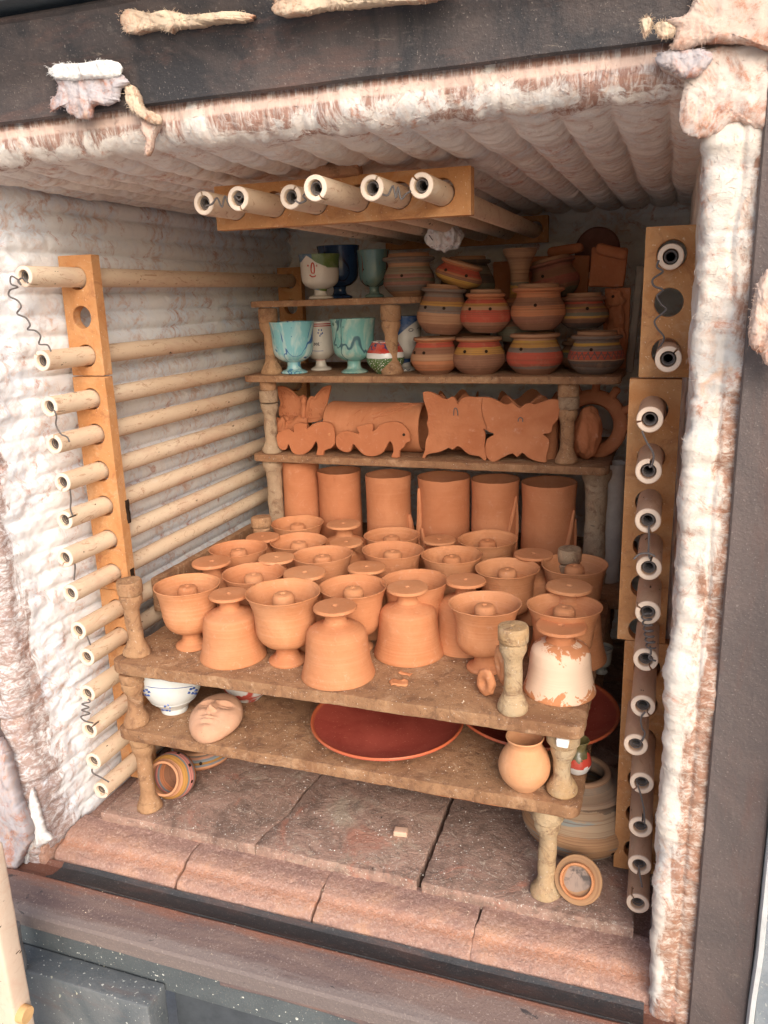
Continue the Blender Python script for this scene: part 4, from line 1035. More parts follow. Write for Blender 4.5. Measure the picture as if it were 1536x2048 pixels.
sea1 = c6([(285, 520), (290, 490), (330, 460), (385, 455), (418, 475), (418, 425), (450, 405), (500, 408), (518, 425), (515, 452), (560, 415), (620, 398), (680, 400), (715, 420), (730, 460), (735, 520), (730, 570), (700, 600), (650, 622), (640, 662), (590, 660), (600, 600), (590, 545), (560, 590), (525, 630), (480, 652), (430, 645), (400, 620), (378, 565), (360, 605), (325, 612), (295, 580)])
o, c = plaque('seahorse_plaque', sea1, 1.790, .010, TERRA3, 'left clay seahorse cut-out standing below the butterfly', 'ornament', group='clay seahorse cut-outs')
obj('eye_dimple', lathe([(0, 0), (.004, 0), (.003, -.0012), (0, -.0014)], 12), TERRA, o, tuple(np.array(at(480 + 685 / 3.84, 740 + 495 / 3.84, 1, 1.7845)) - c), (-PI / 2, 0, 0))
bfA = c7([(25, 155), (60, 148), (110, 165), (150, 188), (190, 205), (222, 185), (245, 195), (265, 235), (285, 205), (330, 185), (400, 190), (455, 185), (462, 210), (435, 240), (440, 300), (455, 350), (478, 390), (468, 420), (445, 405), (462, 450), (455, 520), (465, 560), (468, 600), (460, 630), (440, 625), (415, 600), (350, 590), (310, 560), (268, 528), (230, 555), (205, 540), (185, 550), (140, 570), (85, 580), (50, 590), (35, 612), (18, 608), (35, 560), (40, 500), (62, 440), (58, 400), (50, 370), (60, 330), (45, 260), (28, 210)])
o, c = plaque('butterfly_plaque', bfA, 1.80, .010, TERRA3, 'back of the left butterfly plaque with a bent hanging hook, pointed lower wings', 'ornament', group='clay butterfly plaques', sm=2)
def hook(parent, c, pts, y):
    P = [np.array(at(px, py, 1, y)) - c for px, py in pts]; obj('hanging_hook', mesh(*tubepath(crom(P, 4), .0013, 6)), WIRE, parent)
hook(o, c, c7([(235, 318), (237, 285), (242, 268), (252, 268), (262, 290), (264, 318)]), 1.7945)
bfB = c7([(440, 190), (480, 188), (530, 205), (580, 232), (612, 240), (640, 225), (665, 240), (698, 265), (730, 238), (770, 228), (800, 240), (860, 218), (910, 205), (960, 208), (985, 230), (975, 290), (965, 345), (930, 385), (925, 420), (900, 440), (862, 450), (905, 485), (898, 545), (885, 600), (885, 640), (850, 642), (800, 630), (750, 605), (715, 578), (682, 608), (650, 582), (600, 600), (560, 620), (520, 642), (480, 625), (462, 590), (458, 540), (470, 480), (512, 455), (510, 438), (475, 425), (462, 380), (440, 320), (432, 250)])
o, c = plaque('butterfly_plaque', bfB, 1.792, .010, TERRA3, 'back of the right butterfly plaque with rounded lower wings and a small hook', 'ornament', group='clay butterfly plaques', sm=2)
hook(o, c, c7([(685, 360), (688, 342), (698, 332), (708, 334), (717, 345), (716, 362)]), 1.7865)
# butterfly ornament, front side
bf3l = c6([(290, 125), (330, 122), (375, 140), (420, 175), (450, 205), (485, 190), (515, 215), (518, 270), (500, 330), (495, 395), (440, 380), (390, 375), (340, 380), (305, 350), (300, 300), (312, 250), (298, 200)])
bf3r = c6([(500, 340), (520, 240), (545, 200), (570, 205), (590, 185), (640, 130), (695, 115), (698, 150), (675, 250), (655, 330), (630, 385), (570, 400), (505, 398)])
t = thing('butterfly_ornament', 'relief butterfly ornament with curled wing patterns standing at the upper left of its shelf', 'ornament', tuple(at(480 + 500 / 3.84, 740 + 390 / 3.84, 1, 1.87)))
for pts, y, nm in ((bf3l, 1.870, 'left wing'), (bf3r, 1.862, 'right wing')):
    o, c = plaque('wing', pts, y, .007, TERRA3, 'x', 'x'); del o['label']; del o['category']
    o.parent = t; o.location = Vector(c) - t.location
    cx_ = sum(p[0] for p in pts) / len(pts); cy_ = sum(p[1] for p in pts) / len(pts)
    P = [np.array(at(cx_ + (px - cx_) * .8, cy_ + (py - cy_) * .8, 1, y - .0042)) - c for px, py in pts]
    obj('rim_bead', mesh(*tubepath(crom(P + [P[0]], 3), .0014, 5)), TERRA3, o)
    n = len(pts)
    bd = []
    for i in range(0, n, 2):
        q = np.array(at(cx_ + (pts[i][0] - cx_) * .62, cy_ + (pts[i][1] - cy_) * .62, 1, y - .0042)) - c
        bd.append(tubepath([q + np.array([.0035 * math.cos(a), 0, .0035 * math.sin(a)]) for a in np.linspace(0, 2 * PI, 9)], .0011, 5))
    obj('curl_relief', mesh(*join(bd)), TERRA3, o)
body = lathe(smoothprof([(0, 0), (.006, .008), (.008, .025), (.006, .045), (.008, .055), (.005, .066), (0, .068)], 3), 14); obj('butterfly_body', body, TERRA3, t, (0, -.012, -.004), (0, .08, 0))
# lumps and small pieces beneath the ornament
def blob(name, px, py, y, wpx, hpx, dm, seed, label, cat, mat, rz=0, amp=.12, f=1.6, rx=0, sub=4):
    import bmesh
    P = at(px, py, 1, y); sx = size(wpx, P) / 2; sz = size(hpx, P) / 2
    bm = bmesh.new(); bmesh.ops.create_icosphere(bm, subdivisions=sub, radius=1)
    V = np.array([v.co for v in bm.verts]); F = [tuple(v.index for v in f.verts) for f in bm.faces]; bm.free()
    V = V * (1 + amp * fbm(V, f, 3, seed)[:, None]) * np.array([sx, dm, sz])
    return tag(obj(name, mesh(V, F, True, 0), mat, None, tuple(P), (rx, rz, 0)), label, cat)
blob('clay_shell', 562, 865, 1.84, 36, 66, .02, 3, 'dark curled clay piece between the post and the left seahorse', 'ornament', TERRA3, .3, .3, 2.5)
blob('clay_shell', 590, 855, 1.85, 60, 40, .02, 4, 'folded clay piece under the butterfly ornament', 'ornament', TERRA3, -.5, .25, 2.5)
# big cylinder lying on its side
A = at(665, 842, 1, 1.87); B = at(850, 842, 1, 1.87); R_ = .0605; L = B[0] - A[0]
cyl = [(R_ * .9, L * .02), (R_ * .9, 0), (R_ * .97, -.001), (R_, .004)] + [(R_ * (1 - .01 * math.sin(PI * t)), L * t) for t in np.linspace(.05, .95, 10)] + [(R_, L - .004), (R_ * .97, L), (R_ * .9, L), (R_ * .88, L * .5), (R_ * .9, L * .02)]
t = thing('lying_cylinder', 'large terracotta cylinder lying on its side with combed grass lines', 'vase', (A[0], 1.87, .628 + R_ + .0005))
obj('body', lathe(cyl, 56, .0012, 90), TERRA2, t, (0, 0, 0), (0, PI / 2, 0))
def online(pts):   # lines on the cylinder front; px in crop 6
    out = []
    for px, py in c6(pts):
        Q = at(px, py, 1, 1.87 - R_); zz = Q[2] - (.628 + R_); zz = max(-R_ * .98, min(R_ * .98, zz))
        out.append((Q[0] - A[0], -math.sqrt(R_ ** 2 - zz ** 2) - .0002, zz))
    return tubepath(crom(out, 4), .0011, 5)
obj('combed_lines', mesh(*join([online(l) for l in ([(820, 430), (880, 330), (940, 300)], [(930, 400), (960, 340), (1010, 300)], [(1000, 350), (1080, 320), (1180, 280), (1270, 200)], [(1010, 385), (1090, 340), (1230, 310), (1310, 230)], [(1030, 345), (1150, 300), (1240, 220)], [(1010, 370), (1120, 350), (1240, 310)], [(1160, 320), (1260, 290), (1340, 220)])])), TERRA3, t)
# shallow shells behind the plaques
for px, py, wd, hh, y, lab in ((915, 800, 84, 50, 1.93, 'ruffled clay bowl behind the left butterfly plaque'), (1055, 800, 120, 60, 1.93, 'wide ruffled clay bowl behind the right butterfly plaque')):
    P, R_ = by(px, py, wd, y); me = lathe([(0, .0), (R_ * .4, 0), (R_ * .8, .06), (R_, .125), (R_ * .97, .129), (R_ * .92, .125), (R_ * .7, .05), (0, .012)], 40)
    for v in me.vertices: v.co.z += .012 * math.sin(math.atan2(v.co.y, v.co.x) * 5) * (v.co.z / .12)
    tag(obj('ruffled_bowl', me, TERRA3, None, (P[0], P[1], .6285)), lab, 'bowl')
P, R_ = by(1085, 860, 62, 1.86); tag(obj('small_vase', vase_mesh(R_, .115, 81), TERRA2, None, (P[0], P[1], .6285)), 'smooth clay cylinder peeping out right of the right butterfly plaque', 'vase')
blob('carved_egg', 1175, 866, 1.845, 58, 106, .035, 8, 'egg shaped carved clay piece right of the butterfly plaques', 'ornament', TERRA3, .05, .13, 1.4, sub=5)
# gear-like sun ring leaning at the right
P = at(1183, 850, 1, 1.90); t = thing('clay_sun_ring', 'clay sun ring with stubby rays leaning at the right end of the shelf', 'ornament', tuple(P), (-.12, 0, 0))
R0, R1 = size(42, P), size(70, P)
obj('ring', lathe(smoothprof([(R0, 0), (R0 + .003, .007), ((R0 + R1) / 2, .010), (R1 - .003, .007), (R1, 0), (R1 - .003, -.007), (R0 + .002, -.007), (R0, 0)], 2), 48, .001, 5), TERRA3, t, (0, 0, 0), (PI / 2, 0, 0))
for a in (1.0, .45, -.05, 1.5, 2.0, 2.6, 3.3):
    obj('ray', lathe(smoothprof([(.012, -.006), (.009, .006), (.010, .016), (.006, .021), (0, .022)], 3), 14, .0006, 7), TERRA3, t, (math.cos(a) * R1, 0, math.sin(a) * R1), (0, PI / 2 - a, 0))

# ------------------------------------------------------------------ striped incense pots on the upper shelf
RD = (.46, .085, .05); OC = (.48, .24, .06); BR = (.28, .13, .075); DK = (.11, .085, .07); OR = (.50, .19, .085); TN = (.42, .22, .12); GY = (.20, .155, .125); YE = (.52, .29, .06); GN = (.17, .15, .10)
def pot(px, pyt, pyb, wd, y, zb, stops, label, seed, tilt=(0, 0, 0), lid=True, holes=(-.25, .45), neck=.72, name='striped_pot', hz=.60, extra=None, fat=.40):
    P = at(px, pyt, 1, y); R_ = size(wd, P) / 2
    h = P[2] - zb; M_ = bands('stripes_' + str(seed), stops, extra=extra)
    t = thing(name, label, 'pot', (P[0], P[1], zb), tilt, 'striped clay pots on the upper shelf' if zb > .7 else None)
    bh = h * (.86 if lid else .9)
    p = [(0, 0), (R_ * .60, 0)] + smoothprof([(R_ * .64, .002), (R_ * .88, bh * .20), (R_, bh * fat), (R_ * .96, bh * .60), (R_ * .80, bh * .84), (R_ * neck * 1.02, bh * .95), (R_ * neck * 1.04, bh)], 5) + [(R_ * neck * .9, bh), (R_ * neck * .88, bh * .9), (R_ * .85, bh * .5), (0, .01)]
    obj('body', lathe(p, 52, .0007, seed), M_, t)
    q = [(R_ * neck * 1.0, 0)] + smoothprof([(R_ * neck * 1.10, .001), (R_ * neck * 1.22, .005), (R_ * neck * 1.18, .010)], 3)
    q += [(R_ * neck * .95, .011), (R_ * neck * .93, .018), (R_ * neck * .86, .019), (R_ * neck * .8, .0)] if lid else [(R_ * neck * .98, .011), (R_ * neck * .92, .0)]
    obj('rim', lathe(q, 48, .0005, seed + 2), bands('rim_' + str(seed), [(0, stops[-1][1]), (.5, TN)]), t, (0, 0, bh - .004))
    for a in holes:
        aa = -PI / 2 + a; rr_ = R_ * 1.0
        n = Vector((math.cos(aa), math.sin(aa), .15)).normalized()
        obj('vent_hole_shade', lathe([(0, -.001), (.0036, -.001), (.0034, .0007), (0, .0007)], 12), DARKHOLE, t, (math.cos(aa) * rr_ * (.975 if hz > .5 else .99), math.sin(aa) * rr_ * (.975 if hz > .5 else .99), bh * hz), n.to_track_quat('Z', 'Y').to_euler())  # no opening cut: a dark disc paints the shade inside the vent
    return t
Z4 = .8233
pot(869, 672, 750, 97, 1.835, Z4, [(0, BR), (.12, OR), (.42, TN), (.62, BR), (.80, RD), (.93, OR)], 'orange-brown pot, bottom left of the striped stack', 101, holes=(-.75, -.2), lid=False, hz=.66)
pot(958, 672, 752, 106, 1.838, Z4, [(0, BR), (.40, BR), (.60, OC), (.74, YE), (.80, RD), (.94, OR)], 'brown pot with a yellow band under the red-banded pot', 102, holes=(-.35, .5), lid=False, hz=.70)
pot(1070, 664, 752, 113, 1.84, Z4, [(0, BR), (.17, GY), (.24, RD), (.60, GY), (.72, OC), (.84, YE), (.90, TN)], 'pot with a broad bright red band at the bottom centre right', 103, holes=(-.35,), lid=False, hz=.70)
def zig(m, c, zz):
    x, y, z = m.sep(); an = m.math('ARCTAN2', y, x); t = m.math('PINGPONG', m.math('MULTIPLY', an, 4.2), .5)
    d = m.math('ABSOLUTE', m.math('SUBTRACT', m.math('ADD', .46, m.math('MULTIPLY', t, .36)), zz)); return m.mix(m.ramp(d, .022, .035, (1, 1, 1), (0, 0, 0)), c, (.09, .08, .08))
pot(1194, 664, 748, 112, 1.845, Z4, [(0, GY), (.22, DK), (.40, TN), (.43, RD), (.66, GY), (.80, YE), (.88, GY)], 'wide pot with a dark zigzag line on a red band', 104, holes=(-.1,), extra=zig, hz=.72, neck=.74)
pot(882, 568, 672, 104, 1.845, .913, [(0, BR), (.25, TN), (.5, GY), (.66, OC), (.76, BR), (.86, GY)], 'grey-brown pot on the left of the upper row, under the tilted one', 105, tilt=(0, .07, 0), holes=(-.5, .3), hz=.62)
pot(970, 580, 672, 103, 1.838, .915, [(0, BR), (.20, (.30, .15, .09)), (.30, RD), (.62, TN), (.72, OC), (.80, RD), (.90, OR)], 'pot with a wide red band standing on the yellow-banded brown pot', 106, holes=(-.45, .4), hz=.66, neck=.64, tilt=(0, .02, 0))
pot(1077, 568, 665, 110, 1.842, .919, [(0, BR), (.20, (.30, .13, .08)), (.36, OR), (.62, BR), (.82, OR)], 'brick orange pot with a lid, right of centre in the upper row', 107, holes=(.05,), hz=.64, neck=.78)
pot(912, 524, 600, 96, 1.86, 1.020, [(0, OC), (.22, YE), (.36, BR), (.5, OR), (.60, RD), (.9, OR)], 'tilted red and ochre pot on top of the left stack', 108, tilt=(0, .30, 0), lid=False, holes=(-.4, .55), hz=.62)
pot(1168, 590, 668, 100, 1.90, .919, [(0, DK), (.2, BR), (.36, OC), (.44, GN), (.56, BR), (.70, YE), (.76, BR), (.86, RD), (.93, BR)], 'dull many-striped pot right of the brick orange one', 109, holes=(.25,), hz=.7)
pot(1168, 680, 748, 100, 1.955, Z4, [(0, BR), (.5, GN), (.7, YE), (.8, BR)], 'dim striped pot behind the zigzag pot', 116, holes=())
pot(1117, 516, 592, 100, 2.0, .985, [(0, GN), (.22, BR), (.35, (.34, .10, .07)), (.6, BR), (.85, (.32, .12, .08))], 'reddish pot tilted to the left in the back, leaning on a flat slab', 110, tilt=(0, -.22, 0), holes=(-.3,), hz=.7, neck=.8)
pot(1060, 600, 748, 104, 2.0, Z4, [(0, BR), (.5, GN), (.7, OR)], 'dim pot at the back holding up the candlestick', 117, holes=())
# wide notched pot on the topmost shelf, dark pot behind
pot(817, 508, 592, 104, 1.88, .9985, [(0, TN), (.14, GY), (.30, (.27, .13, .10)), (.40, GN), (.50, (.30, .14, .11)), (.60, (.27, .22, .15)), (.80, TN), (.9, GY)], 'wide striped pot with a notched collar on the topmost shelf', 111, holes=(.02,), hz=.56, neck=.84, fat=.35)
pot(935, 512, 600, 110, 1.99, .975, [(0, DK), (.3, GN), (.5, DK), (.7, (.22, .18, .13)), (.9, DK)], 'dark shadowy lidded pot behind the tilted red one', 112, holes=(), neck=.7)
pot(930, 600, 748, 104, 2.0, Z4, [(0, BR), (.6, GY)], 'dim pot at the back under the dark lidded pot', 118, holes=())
# candlestick vase
P, R_ = by(1040, 497, 68, 1.93)
p = [(0, 0), (.045, 0)] + smoothprof([(.048, .004), (.055, .03), (.050, .055), (.036, .082), (.024, .100), (.0215, .125), (.021, .150), (.025, .172), (R_ * .96, .196), (R_, .203)], 4) + [(R_ * .97, .206), (R_ * .9, .203), (.018, .17), (0, .16)]
t = thing('candlestick_vase', 'waisted candlestick vase with a flared top and banded neck', 'vase', (P[0], P[1], P[2] - .206))
obj('body', lathe(p, 44), bands('candlestick', [(0, GN), (.16, BR), (.22, GN), (.30, BR), (.42, OR), (.48, OC), (.60, GN), (.64, TN)]), t)
# flat slabs and pieces at the back
def board(px0, px1, py0, py1, y, th, label, seed, mat=TERRA3, rz=0, name='clay_slab', rad=.004):
    A = at(px0, py1, 1, y); B = at(px1, py0, 1, y); c = (A + B) / 2; w2 = abs(B[0] - A[0]) / 2; h2 = abs(B[2] - A[2]) / 2
    o = obj(name, mesh(*gridbox(-w2, w2, -th / 2, th / 2, -h2, h2, .008, rad, .001, 45, seed, .0012)), mat, None, tuple(c), (0, rz, 0)); return tag(o, label, 'clay slab')
board(986, 1060, 520, 640, 2.10, .010, 'flat clay slab behind the candlestick vase', 1)
board(1052, 1178, 509, 640, 2.08, .012, 'flat square clay slab behind the tilted reddish pot', 2, rz=.03)
board(1178, 1255, 492, 576, 1.98, .012, 'textured clay slab with a rounded corner at the upper right', 3, rz=.06, rad=.006)
board(1203, 1262, 576, 742, 1.97, .010, 'upright clay slab behind the zigzag pot', 4)
o = board(1257, 1284, 530, 745, 1.96, .012, 'narrow grey board leaning at the far right', 5, m_flat('weathered_board', (.24, .19, .15), .9, .2, .6), .06, 'leaning_board', .006)
o = board(1095, 1168, 488, 512, 2.04, .03, 'log shaped clay piece lying on the square slab', 6, TERRA3, -.10, 'clay_roll', .011); o = board(1190, 1258, 490, 516, 1.97, .028, 'clay roll sloping down to the right on the textured slab', 7, TERRA3, .28, 'clay_roll', .011)
P = at(1195, 500, 1, 2.12); tag(obj('clay_disc', lathe([(0, 0), (size(42, P), 0), (size(44, P), .005), (size(40, P), .011), (0, .012)], 36, .0006), m_flat('dark_clay', (.16, .07, .05), .85, .2), None, tuple(P), (PI / 2, 0, 0)), 'dark round clay disc standing at the back under the ceiling', 'disc')
P = at(1232, 640, 1, 1.955); t = thing('relief_mask', 'carved relief piece with a pierced hole fixed to the upright slab', 'ornament', tuple(P))
for i, (dx, dz, rx_, rz_) in enumerate(((-.006, .045, .022, .022), (0, .005, .020, .034), (.004, -.05, .020, .040))):
    import bmesh
    bm = bmesh.new(); bmesh.ops.create_icosphere(bm, subdivisions=4, radius=1); V = np.array([v.co for v in bm.verts]); F = [tuple(v.index for v in f.verts) for f in bm.faces]; bm.free()
    V = V * (1 + .2 * fbm(V, 2.2, 3, i)[:, None]) * np.array([rx_, .010, rz_]); obj('carved_lump', mesh(V, F, True, 0), TERRA3, t, (dx, 0, dz))
obj('pierced_hole_shade', lathe([(0, -.001), (.0035, -.001), (.0035, .001), (0, .001)], 12), DARKHOLE, t, (-.008, -.0105, .052), (PI / 2, 0, 0))

# ------------------------------------------------------------------ glazed goblets
def glazed(px, pyt, wd, y, zb, mat, label, seed, knob=False, flare=1.0, name='glazed_goblet', hs=None):
    P = at(px, pyt, 1, y); R_ = size(wd, P) / 2; h = hs or (P[2] - zb)
    t = thing(name, label, 'goblet', (P[0], P[1], zb), (0, 0, 0), 'glazed goblets on the upper shelves'); s = h
    bp = smoothprof([(R_ * .27, s * .22), (R_ * .55, s * .26), (R_ * .82, s * .36), (R_ * .90, s * .52), (R_ * .92, s * .75), (R_ * .97, s * .93), (R_, s * .99)], 5) + [(R_ * .99, s), (R_ * .95, s * .99), (R_ * .86, s * .7), (R_ * .8, s * .4), (0, s * .28)]
    obj('bowl', lathe(bp, 52, .0004, seed), mat, t)
    pp = [(0, 0), (R_ * .55, 0), (R_ * .60, .002), (R_ * .58, .005)] + smoothprof([(R_ * .48, .008), (R_ * .34, s * .09), (R_ * .29, s * .16), (R_ * .32, s * .235)], 4)
    obj('pedestal', lathe(pp, 36, .0003, seed + 1), mat, t)
    prof = mono([(r, z) for r, z in bp if z > s * .25])
    t['_'] = 0; del t['_']
    return t, P, R_, h, prof
def mono(p):
    o = [p[0]]
    for q in p[1:]:
        if q[1] <= o[-1][1]: break
        o.append(q)
    return o
def onsurf(P, zb, prof, pts, wr, mat, parent, name, px=True):
    """thin painted stroke lying on the bowl; pts in pixels, found where the sight line meets the bowl"""
    zs = [z for r, z in prof]; rs = [r for r, z in prof]; out = []
    for a, b in pts:
        d = Rm.T @ np.array([a - CX, b - CY, FOC]); rr_ = max(rs)
        for _ in range(12):
            # ray / cylinder of radius rr_
            ox, oy = CAM[0] - P[0], CAM[1] - P[1]; A_ = d[0] ** 2 + d[1] ** 2; B_ = 2 * (ox * d[0] + oy * d[1]); C_ = ox * ox + oy * oy - rr_ ** 2
            D_ = max(0, B_ * B_ - 4 * A_ * C_); tt = (-B_ - math.sqrt(D_)) / (2 * A_); X = CAM + d * tt
            rr_ = float(np.interp(X[2] - zb, zs, rs))
        out.append(X - np.array([P[0], P[1], zb]))
    out = [o * np.array([1.0, 1.0, 1]) for o in out]
    return tubepath(crom(out, 3) if len(out) > 2 else out, wr, 5)
def strokes(name, P, zb, prof, lists, wr, mat, t): return obj(name, mesh(*join([onsurf(P, zb, prof, l, wr, mat, t, name) for l in lists])), mat, t)
CR = (.62, .56, .48)
MA = splash('aqua_splash_glaze', (.22, .50, .53), (.62, .72, .66), (.05, .14, .32), (.10, .28, .42))
MB_ = splash('green_splash_glaze', (.17, .38, .34), (.48, .54, .44), (.05, .12, .14), (.10, .17, .13), .8)
MCc = bands('cream_glaze', [(0, CR), (.88, (.42, .05, .04)), (.91, CR), (.93, (.45, .07, .05)), (.96, CR)], .004, True)
glazed(583, 643, 91, 1.825, Z4, MA, 'light blue splashed goblet at the left of the pot shelf', 1)
t, P, R_, h, prof = glazed(638, 643, 72, 1.91, Z4, MCc, 'white goblet with a red rim line, blue paw prints and handwriting', 2)
def c4(l): return c6(l, 480, 460, 3.84)
strokes('paw_print', P, Z4, prof, [c4([(a - 4, b), (a + 4, b)]) for a, b in ((605, 768), (625, 768), (600, 790), (632, 792), (614, 812), (622, 800))], .0022, INK, t)
strokes('handwriting', P, Z4, prof, [c4(l) for l in ([(562, 866), (553, 870), (550, 880), (556, 887), (565, 886)], [(574, 866), (569, 876), (573, 886), (580, 877), (574, 866)], [(590, 866), (585, 876), (589, 886), (596, 877), (590, 866)], [(604, 862), (603, 885), (612, 886)], [(621, 862), (622, 864)])], .0008, INKD, t)
strokes('painted_line', P, Z4, prof, [c4([(545, 925), (590, 930), (640, 928)])], .0007, INK, t)
glazed(705, 637, 92, 1.84, Z4, MB_, 'green and teal splashed goblet behind the second post', 3)
def facehalf(m, c, zz):
    x, y, z = m.sep(m.objc); e = m.math('ADD', m.math('MULTIPLY', x, 11), m.math('MULTIPLY', m.math('SUBTRACT', .80, zz), 1.4)); return m.mix(m.ramp(e, .28, .31), (.03, .07, .17), c)
MD = bands('cream_and_navy_glaze', [(0, (.50, .46, .40)), (.99, (.45, .42, .36))], .004, True, extra=facehalf)
t, P, R_, h, prof = glazed(808, 632, 74, 1.90, Z4, MD, 'navy and cream goblet with drawn eyes, partly behind the second post', 4)
strokes('drawn_eye', P, Z4, prof, [c4([(1296, 768), (1305, 758), (1322, 758), (1330, 768), (1318, 778), (1300, 776), (1296, 768)]), c4([(1358, 762), (1368, 752), (1384, 755), (1388, 766)])], .0008, INKD, t)
strokes('scribble', P, Z4, [(R_ * .6, 0), (R_ * .55, .03), (R_ * .9, .05)], [c4([(1200, 1080), (1215, 1062), (1225, 1082), (1245, 1060), (1250, 1082), (1270, 1062), (1290, 1078), (1310, 1066)])], .0009, INKD, t)
# small round vase red, white, green
P, R_ = by(760, 683, 78, 1.80)
p = [(0, 0), (R_ * .5, 0)] + smoothprof([(R_ * .55, .003), (R_ * .9, .020), (R_, .037), (R_ * .93, .054), (R_ * .72, .070), (R_ * .70, .075)], 5) + [(R_ * .66, .075), (R_ * .6, .06), (0, .01)]
t = thing('small_vase', 'small round vase with red top, white middle and speckled green base', 'vase', (P[0], 1.80 + .035, Z4))
def flecks(m, c, zz):
    v = m.ramp(m.noise(330, 1, .4), .62, .66); c = m.mix(m.math('MULTIPLY', v, m.ramp(zz, .48, .50, (1, 1, 1), (0, 0, 0))), c, (.75, .75, .68))
    v = m.ramp(m.noise(120, 2, .4), .52, .6); return m.mix(m.math('MULTIPLY', v, m.ramp(zz, .72, .78)), c, (.06, .05, .12))
obj('body', lathe(p, 48), bands('tricolour_glaze', [(0, (.08, .14, .045)), (.50, (.72, .70, .66)), (.66, (.50, .05, .03)), (.97, CR)], .04, True, extra=flecks), t)
# topmost shelf: face goblet etc.
def facecol(m, c, zz):
    x, y, z = m.sep(m.objc)
    e = m.math('ADD', m.math('MULTIPLY', m.math('SUBTRACT', zz, .62), 3.0), m.math('MULTIPLY', m.math('ABSOLUTE', m.math('ADD', x, .012)), 26))
    k = m.ramp(m.math('MULTIPLY', m.math('ADD', e, m.math('MULTIPLY', m.math('SUBTRACT', m.noise(40, 2, .4), .5), .5)), .4), .40, .42)
    hair = m.mix(m.ramp(x, -.012, -.008), (.07, .13, .20), (.12, .18, .05)); k2 = m.math('MULTIPLY', k, m.ramp(zz, .58, .62))
    return m.mix(k2, c, hair)
ZT = .9983
t, P, R_, h, prof = glazed(638, 509, 84, 1.85, ZT, bands('face_glaze', [(0, CR), (.99, CR)], .003, True, extra=facecol), 'cream goblet with a simple red drawn face and blue-green hair', 11)
strokes('drawn_face', P, ZT, prof, [c4([(550, 258), (545, 300), (552, 328), (568, 330), (570, 290), (562, 255), (550, 258)]), c4([(535, 345), (550, 358), (572, 358), (582, 348)])], .0016, INKR, t)
strokes('drawn_eyes', P, ZT, prof, [c4([(520, 273), (526, 274)]), c4([(586, 273), (592, 274)])], .0024, INKR, t)
glazed(676, 492, 86, 1.95, ZT, splash('navy_glaze', (.02, .045, .11), (.03, .07, .15), (.01, .01, .03), (.10, .03, .03)), 'dark navy goblet behind the face goblet', 12)
glazed(746, 500, 66, 1.93, ZT, splash('murky_green_glaze', (.14, .24, .23), (.24, .27, .20), (.05, .05, .05), (.22, .08, .06)), 'murky green goblet with red streaks on the topmost shelf', 13)

# ------------------------------------------------------------------ low shelf
Z2 = .1975
# white bowl with blue paw prints
P = at(343, 1424, 2, Z2); R_ = size(124, P) / 2; bz = .098
p = [(0, 0), (R_ * .42, 0), (R_ * .44, .004), (R_ * .42, .010)] + smoothprof([(R_ * .50, .014), (R_ * .80, .036), (R_ * .96, .062), (R_, bz - .004)], 5) + [(R_ * .99, bz), (R_ * .95, bz - .002), (R_ * .75, .03), (0, .016)]
t = thing('white_bowl', 'white glazed bowl with blue paw prints under the front left of the goblet shelf', 'bowl', (P[0], P[1] + .012, Z2))
obj('body', lathe(p, 56), bands('white_glaze', [(0, (.66, .68, .66)), (.99, (.70, .72, .70))], .003, True), t)
prof = mono([(r, z) for r, z in p if z > .012]); Pb = np.array([P[0], P[1] + .012, 0])
def cb(l): return c6(l, 200, 1300, 2.743)
def paw(cx_, cy_): return [cb([(cx_ + a - 5, cy_ + b), (cx_ + a + 5, cy_ + b)]) for a, b in ((-18, 12), (-8, -8), (8, -14), (20, -2), (2, 14), (18, 16))]
strokes('paw_print', Pb, Z2, prof, paw(365, 315), .0028, INK, t); strokes('paw_print', Pb, Z2, prof, paw(505, 222), .0028, INK, t); strokes('paw_print', Pb, Z2, prof, paw(250, 232), .0024, INK, t)
strokes('painted_line', Pb, Z2, prof, [cb([(225, 185), (270, 203), (340, 210), (420, 210), (500, 200), (550, 188)])], .0008, INK, t)
# patterned bowl behind
P = at(487, 1402, 2, Z2); R_ = size(118, P) / 2
t = obj('patterned_bowl', lathe([(0, 0), (R_ * .45, 0)] + smoothprof([(R_ * .5, .004), (R_ * .8, .025), (R_ * .95, .055), (R_, .085)], 5) + [(R_ * .96, .085), (R_ * .7, .02), (0, .01)], 52), splash('red_blue_pattern', (.66, .64, .60), (.62, .62, .60), (.45, .08, .06), (.15, .28, .34), 2.4), None, (P[0], P[1] + .02, Z2)); tag(t, 'white bowl with red and blue brush pattern behind the face mask', 'bowl')
